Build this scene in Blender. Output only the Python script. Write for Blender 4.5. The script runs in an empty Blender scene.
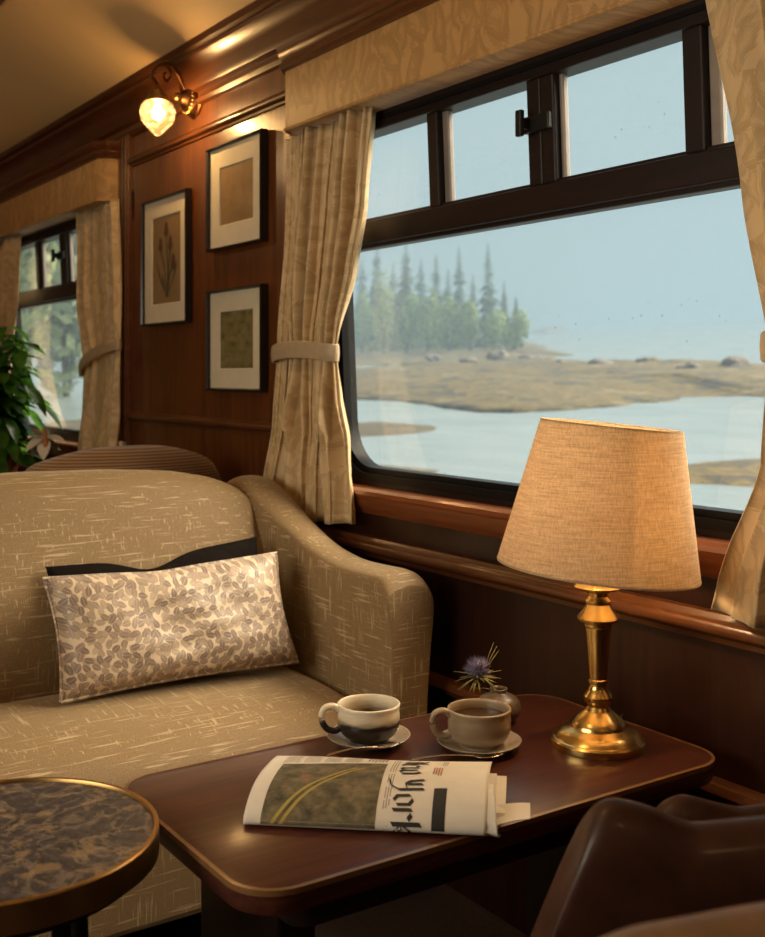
import bpy, bmesh, math, random
from mathutils import Vector, Matrix, noise
random.seed(7)
S = bpy.context.scene
COL = S.collection
PI = math.pi
H = 1.15                     # eye height
V = Vector

# ------------------------------------------------------------------ materials
def mat(name):
    m = bpy.data.materials.new(name); m.use_nodes = True
    nt = m.node_tree; b = nt.nodes['Principled BSDF']
    return m, nt, b
def N(nt, t, **kw):
    n = nt.nodes.new(t)
    for k, v in kw.items():
        if k.startswith('i_'):
            n.inputs[k[2:].replace('_', ' ')].default_value = v
        else: setattr(n, k, v)
    return n
def L(nt, a, b): nt.links.new(a, b)
def ramp(nt, fac, stops):
    r = nt.nodes.new('ShaderNodeValToRGB'); e = r.color_ramp.elements
    while len(e) < len(stops): e.new(0.5)
    for k, (p, c) in enumerate(stops):
        e[k].position = p; e[k].color = (c[0], c[1], c[2], 1)
    L(nt, fac, r.inputs[0]); return r.outputs[0]
def coords(nt, scale=(1, 1, 1), rot=(0, 0, 0), src='Object'):
    t = N(nt, 'ShaderNodeTexCoord'); m = N(nt, 'ShaderNodeMapping')
    m.inputs['Scale'].default_value = scale; m.inputs['Rotation'].default_value = rot
    L(nt, t.outputs[src], m.inputs[0]); return m.outputs[0]
def nz(nt, vec, scale, detail=4, rough=.6, dist=0.0):
    n = N(nt, 'ShaderNodeTexNoise'); n.inputs['Scale'].default_value = scale
    n.inputs['Detail'].default_value = detail; n.inputs['Roughness'].default_value = rough
    n.inputs['Distortion'].default_value = dist
    L(nt, vec, n.inputs['Vector']); return n.outputs['Fac']
def bump(nt, b, h, strength=.2, dist=.002):
    n = N(nt, 'ShaderNodeBump'); n.inputs['Strength'].default_value = strength
    n.inputs['Distance'].default_value = dist
    L(nt, h, n.inputs['Height']); L(nt, n.outputs[0], b.inputs['Normal'])
def math_(nt, op, a, b=None):
    n = N(nt, 'ShaderNodeMath', operation=op)
    for k, x in enumerate((a, b)):
        if x is None: continue
        if isinstance(x, (int, float)): n.inputs[k].default_value = x
        else: L(nt, x, n.inputs[k])
    return n.outputs[0]
def mixc(nt, fac, a, b):
    n = N(nt, 'ShaderNodeMix', data_type='RGBA')
    L(nt, fac, n.inputs[0])
    for k, x in ((6, a), (7, b)):
        if isinstance(x, tuple): n.inputs[k].default_value = (x[0], x[1], x[2], 1)
        else: L(nt, x, n.inputs[k])
    return n.outputs[2]

def plain(name, c, rough=.5, metal=0, coat=0, var=.12, scale=20, bmp=0):
    m, nt, b = mat(name)
    f = nz(nt, coords(nt), scale, 3)
    L(nt, ramp(nt, f, [(.25, tuple(x*(1-var) for x in c)), (.75, tuple(min(1, x*(1+var)) for x in c))]), b.inputs['Base Color'])
    b.inputs['Roughness'].default_value = rough; b.inputs['Metallic'].default_value = metal
    b.inputs['Coat Weight'].default_value = coat; b.inputs['Coat Roughness'].default_value = .15
    if bmp: bump(nt, b, f, bmp)
    return m
def wood(name, dark, light, axis='y', rough=.34, coat=.35, k=1.0):
    m, nt, b = mat(name)
    s = {'x': (1.2, 16, 16), 'y': (16, 1.2, 16), 'z': (16, 16, 1.2)}[axis]
    s = tuple(q*k for q in s)
    f = nz(nt, coords(nt, s), 2.2, 6, .62, 1.2)
    g = nz(nt, coords(nt, tuple(q*5 for q in s)), 2.0, 3)
    mx = math_(nt, 'ADD', math_(nt, 'MULTIPLY', f, .8), math_(nt, 'MULTIPLY', g, .2))
    L(nt, ramp(nt, mx, [(.32, dark), (.52, tuple((a+c)/2 for a, c in zip(dark, light))), (.7, light)]), b.inputs['Base Color'])
    b.inputs['Roughness'].default_value = rough
    b.inputs['Coat Weight'].default_value = coat; b.inputs['Coat Roughness'].default_value = .16
    bump(nt, b, g, .05, .001)
    return m
def metal(name, c, rough=.25, var=.15, scale=14):
    m = plain(name, c, rough, 1.0, 0, var, scale); return m

M = {}
M['panel'] = wood('panel_mahogany', (.06, .016, .004), (.19, .058, .013), 'z', .36, .25)
M['trim'] = wood('trim_mahogany', (.055, .016, .005), (.14, .045, .012), 'y', .32, .2)
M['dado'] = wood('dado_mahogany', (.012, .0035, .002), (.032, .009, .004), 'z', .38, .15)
M['tablewood'] = wood('table_mahogany', (.042, .012, .008), (.115, .032, .018), 'x', .34, .25)
M['edge'] = wood('table_edge_wood', (.16, .075, .026), (.3, .15, .055), 'x', .35, .4)
M['ledgewood'] = wood('ledge_wood', (.16, .045, .014), (.30, .09, .028), 'y', .3, .6)
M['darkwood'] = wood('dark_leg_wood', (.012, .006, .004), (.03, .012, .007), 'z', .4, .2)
M['frameblack'] = plain('picture_frame_black', (.018, .011, .008), .3, 0, .4)
M['winframe'] = wood('window_frame_wood', (.006, .003, .003), (.018, .007, .006), 'y', .45, 0)
M['winframe'].node_tree.nodes['Principled BSDF'].inputs['Specular IOR Level'].default_value = .3
M['rubber'] = plain('window_rubber', (.006, .006, .007), .42, 0, 0)
M['rubber'].node_tree.nodes['Principled BSDF'].inputs['Specular IOR Level'].default_value = .25
M['alu'] = plain('pane_edge_metal', (.24, .21, .19), .5, .3)
M['black'] = plain('latch_black', (.012, .011, .012), .4, .3)
M['brass'] = metal('polished_brass', (.82, .56, .2), .24)
M['brassrim'] = metal('aged_brass', (.42, .25, .09), .33)
M['copper'] = metal('antique_copper', (.2, .09, .04), .35)
M['steel'] = metal('spoon_metal', (.6, .45, .32), .22)
M['leather'] = plain('brown_leather', (.055, .020, .011), .46, 0, .12, .3, 30, .15)
M['leathertan'] = plain('tan_leather', (.20, .105, .05), .5, 0, .1, .2, 30, .1)
M['velvetdark'] = plain('dark_velvet', (.009, .0065, .005), .85, 0, 0, .3, 60)
M['ceil'] = plain('ceiling_cream', (.76, .52, .25), .7, 0, 0, .06, 1.5)
M['carpet'] = plain('floor_carpet', (.035, .018, .012), .95, 0, 0, .4, 90, .3)
M['mat'] = plain('picture_mat', (.80, .69, .50), .8, 0, 0, .05)
M['soil'] = plain('soil', (.03, .02, .012), .95)
M['terracotta'] = plain('terracotta', (.36, .12, .05), .8)
M['coffee'] = plain('coffee_surface', (.045, .02, .009), .12)
M['paper'] = plain('newsprint', (.80, .73, .62), .85, 0, 0, .05, 25)
M['ink'] = plain('print_ink', (.03, .026, .024), .8)
M['inkgrey'] = plain('print_ink_grey', (.3, .26, .21), .85)
M['inkred'] = plain('print_ink_red', (.45, .2, .13), .85)
M['bulb'] = None
def spec(key, v): M[key].node_tree.nodes['Principled BSDF'].inputs['Specular IOR Level'].default_value = v
spec('velvetdark', .08); spec('leather', .3); spec('tablewood', .32); spec('dado', .25); spec('rubber', .12); spec('frameblack', .25)

def slub(name, base, light, dark, strength=1.0):
    """woven chenille with pale slub dashes running both ways"""
    m, nt, b = mat(name)
    outs = []
    geo = N(nt, 'ShaderNodeNewGeometry'); sn = N(nt, 'ShaderNodeSeparateXYZ'); L(nt, geo.outputs['Normal'], sn.inputs[0])
    for ax, sc_ in enumerate(((11, 170, 170), (170, 11, 170), (170, 170, 11))):
        f = nz(nt, coords(nt, sc_), 1.0, 2, .5)
        n2 = math_(nt, 'MULTIPLY', sn.outputs[ax], sn.outputs[ax])
        outs.append(math_(nt, 'SUBTRACT', f, math_(nt, 'MULTIPLY', n2, .3)))
    mx = math_(nt, 'MAXIMUM', outs[0], math_(nt, 'MAXIMUM', outs[1], outs[2]))
    pale = ramp(nt, mx, [(.59, (0, 0, 0)), (.70, (1, 1, 1))])
    fine = nz(nt, coords(nt, (60, 60, 60)), 9, 2)
    bs = ramp(nt, fine, [(.35, dark), (.65, base)])
    c = mixc(nt, math_(nt, 'MULTIPLY', pale, .62*strength), bs, light)
    L(nt, c, b.inputs['Base Color'])
    b.inputs['Roughness'].default_value = .72
    b.inputs['Sheen Weight'].default_value = .35; b.inputs['Sheen Roughness'].default_value = .4
    b.inputs['Sheen Tint'].default_value = (1, .85, .6, 1)
    bump(nt, b, math_(nt, 'ADD', mx, fine), .25, .0015)
    return m
M['sofa'] = slub('sofa_chenille', (.31, .20, .09), (.60, .46, .27), (.19, .115, .048))

def damask(name, base, fig, scale=9, sheen=.3, trans=0.0):
    m, nt, b = mat(name)
    t = N(nt, 'ShaderNodeTexCoord'); sp = N(nt, 'ShaderNodeSeparateXYZ'); L(nt, t.outputs['Object'], sp.inputs[0])
    def layer(k, ox, oz):
        wob = nz(nt, coords(nt, (1, 1, 1)), k*.55, 2)
        cb_ = N(nt, 'ShaderNodeCombineXYZ')
        L(nt, math_(nt, 'ADD', math_(nt, 'MULTIPLY', sp.outputs[1], k), math_(nt, 'MULTIPLY', wob, 1.6)), cb_.inputs[0])
        L(nt, math_(nt, 'ADD', math_(nt, 'MULTIPLY', sp.outputs[2], k*.62), oz), cb_.inputs[1])
        v = N(nt, 'ShaderNodeTexVoronoi', feature='F1', voronoi_dimensions='2D'); v.inputs['Scale'].default_value = 1.0
        L(nt, cb_.outputs[0], v.inputs['Vector'])
        d = N(nt, 'ShaderNodeVectorMath', operation='SUBTRACT'); L(nt, cb_.outputs[0], d.inputs[0]); L(nt, v.outputs['Position'], d.inputs[1])
        sc_ = N(nt, 'ShaderNodeSeparateColor'); L(nt, v.outputs['Color'], sc_.inputs[0])
        r = N(nt, 'ShaderNodeVectorRotate', rotation_type='Z_AXIS'); L(nt, d.outputs[0], r.inputs['Vector'])
        L(nt, math_(nt, 'ADD', math_(nt, 'MULTIPLY', sc_.outputs[0], 2.4), .4), r.inputs['Angle'])
        q = N(nt, 'ShaderNodeSeparateXYZ'); L(nt, r.outputs[0], q.inputs[0])
        a2 = math_(nt, 'POWER', math_(nt, 'ABSOLUTE', math_(nt, 'DIVIDE', q.outputs[0], .72)), 2.0)
        bb = math_(nt, 'DIVIDE', math_(nt, 'ABSOLUTE', q.outputs[1]), .34)
        f = math_(nt, 'SUBTRACT', math_(nt, 'SUBTRACT', 1.0, a2), bb)
        stripes = math_(nt, 'SINE', math_(nt, 'MULTIPLY', math_(nt, 'ADD', q.outputs[0], bb), 26.0))
        f = math_(nt, 'SUBTRACT', f, math_(nt, 'MULTIPLY', stripes, .12))
        return ramp(nt, f, [(.02, (0, 0, 0)), (.1, (1, 1, 1)), (.55, (.75,)*3), (.8, (.1,)*3)])
    msk = math_(nt, 'MAXIMUM', layer(scale, 0, 0), math_(nt, 'MULTIPLY', layer(scale*1.3, 5.3, 3.7), .7))
    c = mixc(nt, msk, base, fig)
    L(nt, c, b.inputs['Base Color'])
    b.inputs['Roughness'].default_value = .6
    b.inputs['Sheen Weight'].default_value = sheen; b.inputs['Sheen Roughness'].default_value = .35
    fine = nz(nt, coords(nt, (300, 300, 300)), 2, 2)
    bump(nt, b, fine, .12, .001)
    if trans:
        t = N(nt, 'ShaderNodeBsdfTranslucent'); L(nt, c, t.inputs[0])
        mx = N(nt, 'ShaderNodeMixShader'); mx.inputs[0].default_value = trans
        out = [q for q in nt.nodes if q.type == 'OUTPUT_MATERIAL'][0]
        L(nt, b.outputs[0], mx.inputs[1]); L(nt, t.outputs[0], mx.inputs[2]); L(nt, mx.outputs[0], out.inputs[0])
    return m
M['curtain'] = damask('curtain_damask', (.64, .46, .25), (.47, .32, .155), 17, .35)
M['pelmet'] = damask('pelmet_damask', (.48, .275, .10), (.34, .185, .06), 13, .15)
M['tie'] = plain('tieback_satin', (.42, .31, .19), .45, 0, 0, .08, 60)

def leafcloth():
    m, nt, b = mat('leaf_print_cloth')
    t = N(nt, 'ShaderNodeTexCoord'); sp = N(nt, 'ShaderNodeSeparateXYZ'); L(nt, t.outputs['Object'], sp.inputs[0])
    def layer(scale, ox, oz):
        cb_ = N(nt, 'ShaderNodeCombineXYZ')
        L(nt, math_(nt, 'ADD', math_(nt, 'MULTIPLY', sp.outputs[0], scale), ox), cb_.inputs[0])
        L(nt, math_(nt, 'ADD', math_(nt, 'MULTIPLY', sp.outputs[2], scale), oz), cb_.inputs[1])
        v = N(nt, 'ShaderNodeTexVoronoi', feature='F1', voronoi_dimensions='2D'); v.inputs['Scale'].default_value = 1.0
        v.inputs['Randomness'].default_value = .75; L(nt, cb_.outputs[0], v.inputs['Vector'])
        d = N(nt, 'ShaderNodeVectorMath', operation='SUBTRACT'); L(nt, cb_.outputs[0], d.inputs[0]); L(nt, v.outputs['Position'], d.inputs[1])
        sc_ = N(nt, 'ShaderNodeSeparateColor'); L(nt, v.outputs['Color'], sc_.inputs[0])
        r = N(nt, 'ShaderNodeVectorRotate', rotation_type='Z_AXIS'); L(nt, d.outputs[0], r.inputs['Vector'])
        L(nt, math_(nt, 'MULTIPLY', sc_.outputs[0], 6.283), r.inputs['Angle'])
        q = N(nt, 'ShaderNodeSeparateXYZ'); L(nt, r.outputs[0], q.inputs[0])
        a2 = math_(nt, 'POWER', math_(nt, 'ABSOLUTE', math_(nt, 'DIVIDE', q.outputs[0], .62)), 2.2)
        bb = math_(nt, 'DIVIDE', math_(nt, 'ABSOLUTE', q.outputs[1]), .36)
        f = math_(nt, 'SUBTRACT', math_(nt, 'SUBTRACT', 1.0, a2), bb)
        wob = math_(nt, 'MULTIPLY', math_(nt, 'SUBTRACT', nz(nt, coords(nt), 260, 2), .5), .5)
        msk = ramp(nt, math_(nt, 'ADD', f, wob), [(.0, (0, 0, 0)), (.16, (1, 1, 1))])
        vein = ramp(nt, bb, [(.03, (.5,)*3), (.14, (0, 0, 0))])
        tone = ramp(nt, sc_.outputs[1], [(.1, (.20, .135, .10)), (.6, (.30, .21, .15)), (.95, (.40, .29, .20))])
        return msk, mixc(nt, vein, tone, (.56, .43, .29))
    k1, c1 = layer(52, 0, 0); k2, c2 = layer(52, 17.43, 9.61)
    bg_ = (.64, .50, .34)
    col = mixc(nt, k1, mixc(nt, math_(nt, 'MULTIPLY', k2, .8), bg_, c2), c1)
    L(nt, col, b.inputs['Base Color'])
    b.inputs['Roughness'].default_value = .5; b.inputs['Sheen Weight'].default_value = .2
    return m
M['leaf'] = leafcloth()

def marble():
    m, nt, b = mat('dark_stone')
    v = coords(nt)
    f = nz(nt, v, 26, 8, .66, .5)
    g = nz(nt, v, 60, 6, .7)
    h = nz(nt, v, 9, 4, .55, 1.5)
    base = ramp(nt, g, [(.3, (.014, .013, .016)), (.5, (.05, .044, .049)), (.72, (.13, .11, .105))])
    k = ramp(nt, f, [(.53, (0, 0, 0)), (.6, (1, 1, 1))])
    vein = ramp(nt, h, [(.47, (0, 0, 0)), (.5, (1, 1, 1)), (.53, (0, 0, 0))])
    c = mixc(nt, math_(nt, 'MULTIPLY', k, .8), base, (.26, .175, .095))
    c = mixc(nt, math_(nt, 'MULTIPLY', vein, .35), c, (.4, .3, .2))
    L(nt, c, b.inputs['Base Color']); b.inputs['Roughness'].default_value = .3
    return m
M['stone'] = marble()

def corduroy():
    m, nt, b = mat('ribbed_velvet')
    w = N(nt, 'ShaderNodeTexWave', bands_direction='Z'); w.inputs['Scale'].default_value = 38; w.inputs['Distortion'].default_value = .6
    L(nt, coords(nt), w.inputs['Vector'])
    L(nt, ramp(nt, w.outputs['Fac'], [(.2, (.10, .045, .014)), (.8, (.30, .15, .05))]), b.inputs['Base Color'])
    b.inputs['Roughness'].default_value = .65; b.inputs['Sheen Weight'].default_value = .3
    bump(nt, b, w.outputs['Fac'], .3, .003); return m
M['cord'] = corduroy()

def stoneware(name, top, band, low, zs):
    """glaze bands by height on the pot itself; zs = (low->band, band->top) in object z"""
    m, nt, b = mat(name)
    t = N(nt, 'ShaderNodeTexCoord'); sp = N(nt, 'ShaderNodeSeparateXYZ'); L(nt, t.outputs['Object'], sp.inputs[0])
    f = nz(nt, coords(nt, (20, 20, 120)), 1.2, 4)
    z = math_(nt, 'ADD', sp.outputs[2], math_(nt, 'MULTIPLY', math_(nt, 'SUBTRACT', f, .5), .016))
    r = N(nt, 'ShaderNodeMapRange'); r.inputs[1].default_value = 0; r.inputs[2].default_value = .075
    L(nt, z, r.inputs[0])
    L(nt, ramp(nt, r.outputs[0], [(zs[0]-.06, low), (zs[0]+.06, band), (zs[1]-.1, band), (zs[1]+.1, top)]), b.inputs['Base Color'])
    b.inputs['Roughness'].default_value = .32; b.inputs['Coat Weight'].default_value = .3
    return m
M['mugA'] = stoneware('glaze_cream_charcoal', (.86, .75, .56), (.62, .5, .34), (.022, .016, .013), (.5, .64))
M['mugB'] = stoneware('glaze_brown_grey', (.46, .36, .24), (.27, .19, .115), (.36, .27, .17), (.3, .8))
M['saucer'] = plain('glaze_saucer', (.42, .34, .25), .3, 0, .3, .2, 40)
M['vase'] = plain('glaze_vase', (.12, .08, .048), .35, 0, .3, .3, 40)

def shade_mat():
    m, nt, b = mat('linen_lampshade')
    a1 = nz(nt, coords(nt, (22, 22, 480), (.12, .1, 0)), 1, 2); a2 = nz(nt, coords(nt, (480, 480, 18), (.12, .1, 0)), 1, 2)
    f = math_(nt, 'MULTIPLY', math_(nt, 'ADD', a1, a2), .5)
    c = ramp(nt, f, [(.36, (.52, .39, .25)), (.62, (.80, .66, .48))])
    out = [q for q in nt.nodes if q.type == 'OUTPUT_MATERIAL'][0]
    d = N(nt, 'ShaderNodeBsdfDiffuse'); t = N(nt, 'ShaderNodeBsdfTranslucent')
    L(nt, c, d.inputs[0]); L(nt, c, t.inputs[0])
    mx = N(nt, 'ShaderNodeMixShader'); mx.inputs[0].default_value = .5
    L(nt, d.outputs[0], mx.inputs[1]); L(nt, t.outputs[0], mx.inputs[2]); L(nt, mx.outputs[0], out.inputs[0])
    nt.nodes.remove(b); return m
M['shade'] = shade_mat()

def glass_mat(name, tint=(.95, .97, .97), drops=True, refl=.045):
    m, nt, b = mat(name); nt.nodes.remove(b)
    out = [q for q in nt.nodes if q.type == 'OUTPUT_MATERIAL'][0]
    t = N(nt, 'ShaderNodeBsdfTransparent'); t.inputs[0].default_value = (*tint, 1)
    g = N(nt, 'ShaderNodeBsdfGlossy'); g.inputs['Roughness'].default_value = .02
    lw = N(nt, 'ShaderNodeLayerWeight'); lw.inputs[0].default_value = .5
    fr = math_(nt, 'ADD', math_(nt, 'MULTIPLY', math_(nt, 'POWER', lw.outputs['Facing'], 5.0), .9), refl)
    mx = N(nt, 'ShaderNodeMixShader')
    L(nt, fr, mx.inputs[0]); L(nt, t.outputs[0], mx.inputs[1]); L(nt, g.outputs[0], mx.inputs[2])
    last = mx
    if drops:      # rain specks and a film of drizzle on the pane
        v = N(nt, 'ShaderNodeTexVoronoi', feature='F1'); v.inputs['Scale'].default_value = 70
        L(nt, coords(nt, (1, 1, .8)), v.inputs['Vector'])
        sep = N(nt, 'ShaderNodeSeparateColor'); L(nt, v.outputs['Color'], sep.inputs[0])
        near = math_(nt, 'LESS_THAN', v.outputs['Distance'], math_(nt, 'MULTIPLY', math_(nt, 'SUBTRACT', sep.outputs[0], .72), .6))
        streak = ramp(nt, nz(nt, coords(nt, (1, 60, 160), (.35, 0, 0)), 1.5, 2), [(.6, (0, 0, 0)), (.75, (1, 1, 1))])
        k = math_(nt, 'ADD', .01, math_(nt, 'MULTIPLY', streak, .07))
        tr = N(nt, 'ShaderNodeBsdfTranslucent'); tr.inputs[0].default_value = (.75, .78, .76, 1)
        mx2 = N(nt, 'ShaderNodeMixShader')
        L(nt, k, mx2.inputs[0]); L(nt, mx.outputs[0], mx2.inputs[1]); L(nt, tr.outputs[0], mx2.inputs[2]); last = mx2
        L(nt, mixc(nt, near, tint, (.72, .75, .76)), t.inputs[0])     # drops darken the pane a little
    L(nt, last.outputs[0], out.inputs[0]); return m
M['glass'] = glass_mat('rainy_window_glass')
M['picglass'] = glass_mat('picture_glass', (1, 1, 1), False)

def emit(name, c, s):
    m, nt, b = mat(name)
    nt.nodes.remove(b)      # clear glass bulb: glows and lets light through
    e = N(nt, 'ShaderNodeEmission'); e.inputs[0].default_value = (*c, 1); e.inputs[1].default_value = s
    t = N(nt, 'ShaderNodeBsdfTransparent'); a = N(nt, 'ShaderNodeAddShader')
    out = [q for q in nt.nodes if q.type == 'OUTPUT_MATERIAL'][0]
    L(nt, e.outputs[0], a.inputs[0]); L(nt, t.outputs[0], a.inputs[1]); L(nt, a.outputs[0], out.inputs[0])
    return m
M['bulb'] = emit('bulb_glow', (1, .74, .4), 6)
def globe_mat():
    m, nt, b = mat('etched_glass_globe'); nt.nodes.remove(b)
    out = [q for q in nt.nodes if q.type == 'OUTPUT_MATERIAL'][0]
    t = N(nt, 'ShaderNodeBsdfTransparent'); t.inputs[0].default_value = (1, .93, .8, 1)
    tr = N(nt, 'ShaderNodeBsdfTranslucent'); tr.inputs[0].default_value = (.9, .75, .5, 1)
    g = N(nt, 'ShaderNodeBsdfGlossy'); g.inputs['Roughness'].default_value = .1
    v = N(nt, 'ShaderNodeTexVoronoi'); v.inputs['Scale'].default_value = 70; L(nt, coords(nt), v.inputs['Vector'])
    m1 = N(nt, 'ShaderNodeMixShader'); L(nt, ramp(nt, v.outputs['Distance'], [(.1, (.2,)*3), (.5, (.03,)*3)]), m1.inputs[0])
    L(nt, t.outputs[0], m1.inputs[1]); L(nt, tr.outputs[0], m1.inputs[2])
    m2 = N(nt, 'ShaderNodeMixShader'); m2.inputs[0].default_value = .12
    L(nt, m1.outputs[0], m2.inputs[1]); L(nt, g.outputs[0], m2.inputs[2]); L(nt, m2.outputs[0], out.inputs[0])
    return m
M['globe'] = globe_mat()

def foliage(name, a, b_, trans=.3, rough=.45):
    m, nt, b = mat(name)
    f = nz(nt, coords(nt), 3.0 if rough > .5 else 25, 4)
    c = ramp(nt, f, [(.3, a), (.7, b_)])
    L(nt, c, b.inputs['Base Color']); b.inputs['Roughness'].default_value = rough
    t = N(nt, 'ShaderNodeBsdfTranslucent'); L(nt, c, t.inputs[0])
    mx = N(nt, 'ShaderNodeMixShader'); mx.inputs[0].default_value = trans
    out = [q for q in nt.nodes if q.type == 'OUTPUT_MATERIAL'][0]
    L(nt, b.outputs[0], mx.inputs[1]); L(nt, t.outputs[0], mx.inputs[2]); L(nt, mx.outputs[0], out.inputs[0])
    return m
M['plantleaf'] = foliage('house_plant_leaf', (.03, .09, .015), (.11, .28, .03), .5, .3)
M['plantstem'] = plain('plant_stem', (.08, .09, .03), .6)
M['petal'] = plain('white_petal', (.75, .7, .62), .6)
M['conifer'] = foliage('conifer_needles', (.014, .045, .016), (.05, .11, .04), .1, .8)
M['bush'] = foliage('broadleaf_bush', (.14, .22, .07), (.34, .45, .16), .3, .8)
M['palebush'] = foliage('pale_tree_leaves', (.16, .22, .10), (.36, .44, .25), .3, .8)
M['bark'] = plain('bark', (.07, .055, .045), .9)
M['thistle'] = plain('thistle_bloom', (.12, .095, .17), .7, 0, 0, .5, 80)
M['bract'] = plain('thistle_bract', (.24, .2, .06), .6, 0, 0, .4, 60)
M['rock'] = plain('shore_rock', (.14, .125, .115), .8, 0, 0, .5, 3)

# ------------------------------------------------------------------ mesh helpers
def nb(): return bmesh.new()
def mk(name, bm, m, parent=None, loc=None, smooth=True, sub=0, bevel=0, solid=0, ang=40):
    org = V(parent.get('_w', (0, 0, 0))) if parent is not None else V(loc or (0, 0, 0))
    bmesh.ops.translate(bm, verts=bm.verts, vec=-org)
    bmesh.ops.recalc_face_normals(bm, faces=bm.faces)
    me = bpy.data.meshes.new(name); bm.to_mesh(me); bm.free()
    o = bpy.data.objects.new(name, me); COL.objects.link(o)
    for q in (m if isinstance(m, (list, tuple)) else [m]): me.materials.append(q)
    if parent is not None:
        o.parent = parent
        o['_w'] = tuple(org)
    else:
        o.location = org; o['_w'] = tuple(org)
    if smooth: me.polygons.foreach_set('use_smooth', [True]*len(me.polygons))
    if bevel:
        d = o.modifiers.new('Bevel', 'BEVEL'); d.width = bevel; d.segments = 2; d.limit_method = 'ANGLE'; d.angle_limit = math.radians(40)
    if solid:
        d = o.modifiers.new('Solidify', 'SOLIDIFY'); d.thickness = solid; d.offset = 0
    if sub:
        d = o.modifiers.new('Subdivision', 'SUBSURF'); d.levels = sub; d.render_levels = sub
    if smooth and ang and not sub:
        try:
            me.set_sharp_from_angle(angle=math.radians(ang))
        except Exception: pass
    return o
def thing(name, loc, label, cat, group=None):
    o = bpy.data.objects.new(name, None); COL.objects.link(o)
    o.location = loc; o.empty_display_size = .05; o['_w'] = tuple(loc)
    o['label'] = label; o['category'] = cat
    if group: o['group'] = group
    return o
def tag(o, label, cat, group=None, kind=None):
    o['label'] = label; o['category'] = cat
    if group: o['group'] = group
    if kind: o['kind'] = kind
    return o
def struct(o): o['kind'] = 'structure'; return o

def box(bm, x0, x1, y0, y1, z0, z1, mi=0):
    v = [bm.verts.new((x, y, z)) for x in (x0, x1) for y in (y0, y1) for z in (z0, z1)]
    for f in ((0, 1, 3, 2), (4, 6, 7, 5), (0, 4, 5, 1), (2, 3, 7, 6), (0, 2, 6, 4), (1, 5, 7, 3)):
        bm.faces.new([v[i] for i in f]).material_index = mi
def loft(bm, rings, closed=True, cap=True, loop=False, mi=0):
    R = [[bm.verts.new(p) for p in r] for r in rings]
    n = len(R[0]); m = len(R)
    for i in range(m if loop else m-1):
        a, b = R[i], R[(i+1) % m]
        for j in range(n if closed else n-1):
            k = (j+1) % n
            bm.faces.new((a[j], a[k], b[k], b[j])).material_index = mi
    if cap and closed and not loop:
        bm.faces.new(R[0]).material_index = mi; bm.faces.new(R[-1][::-1]).material_index = mi
    return R
def lathe(bm, c, prof, n=40, mi=0, mtx=None):
    """prof: (r, z) list, closed on the axis when r == 0"""
    rings = []
    for r, z in prof:
        rings.append([V((max(r, 1e-5)*math.cos(2*PI*k/n), max(r, 1e-5)*math.sin(2*PI*k/n), z)) for k in range(n)])
    if mtx: rings = [[mtx @ p for p in r] for r in rings]
    rings = [[p + V(c) for p in r] for r in rings]
    loft(bm, rings, True, False, False, mi)
    bmesh.ops.remove_doubles(bm, verts=bm.verts, dist=2e-5)
def tube(bm, pts, r, n=10, cap=True, mi=0, flat=1.0, up=V((0, 0, 1))):
    pts = [V(p) for p in pts]; rings = []
    for i, p in enumerate(pts):
        t = (pts[min(i+1, len(pts)-1)] - pts[max(i-1, 0)]).normalized()
        a = t.cross(up)
        if a.length < 1e-3: a = t.cross(V((1, 0, 0)))
        a.normalize(); b = t.cross(a)
        rr = r[i] if isinstance(r, (list, tuple)) else r
        rings.append([p + a*rr*math.cos(2*PI*k/n) + b*rr*flat*math.sin(2*PI*k/n) for k in range(n)])
    loft(bm, rings, True, cap, False, mi)
def smoothpts(pts, k=6):
    """Catmull-Rom through pts (tuples of any length)"""
    out = []; n = len(pts)
    for i in range(n-1):
        p0, p1, p2, p3 = pts[max(i-1, 0)], pts[i], pts[i+1], pts[min(i+2, n-1)]
        for j in range(k):
            t = j/k
            out.append(tuple(.5*((2*b)+(-a+c)*t+(2*a-5*b+4*c-d)*t*t+(-a+3*b-3*c+d)*t**3) for a, b, c, d in zip(p0, p1, p2, p3)))
    out.append(tuple(pts[-1])); return out
def lerp(pts, t):
    """piecewise-linear lookup in [(t, v)...]"""
    if t <= pts[0][0]: return pts[0][1]
    for (a, x), (b, y) in zip(pts, pts[1:]):
        if t <= b:
            u = (t-a)/(b-a); u = u*u*(3-2*u)*.35 + u*.65; return x + (y-x)*u
    return pts[-1][1]
def rrect(y0, y1, z0, z1, r, n=8):
    out = []
    for cy, cz, a0 in ((y1-r, z1-r, 0), (y0+r, z1-r, 90), (y0+r, z0+r, 180), (y1-r, z0+r, 270)):
        for k in range(n+1):
            a = math.radians(a0 + 90*k/n); out.append((cy + r*math.cos(a), cz + r*math.sin(a)))
    return out
def slab(bm, outline, z0, z1, bev=.004, mi=0):
    """outline [(x,y)], a rounded-edge slab"""
    cx = sum(p[0] for p in outline)/len(outline); cy = sum(p[1] for p in outline)/len(outline)
    def ins(d):
        res = []; n = len(outline)
        for i in range(n):
            a = V(outline[i-1]); b = V(outline[(i+1) % n]); t = (b-a).normalized()
            nn = V((t.y, -t.x)); p = V(outline[i])
            if (p+nn*.001-V((cx, cy))).length > (p-V((cx, cy))).length: nn = -nn
            res.append(p + nn*d)
        return res
    rings = []
    for d, z in ((bev, z0), (bev*.3, z0+bev*.3), (0, z0+bev), (0, z1-bev), (bev*.3, z1-bev*.3), (bev, z1)):
        rings.append([V((p.x, p.y, z)) for p in ins(d)])
    loft(bm, rings, True, True, False, mi)
def extrude_profile(bm, prof, y0, y1, mi=0):
    loft(bm, [[V((x, y, z)) for x, z in prof] for y in (y0, y1)], True, True, False, mi)

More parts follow.
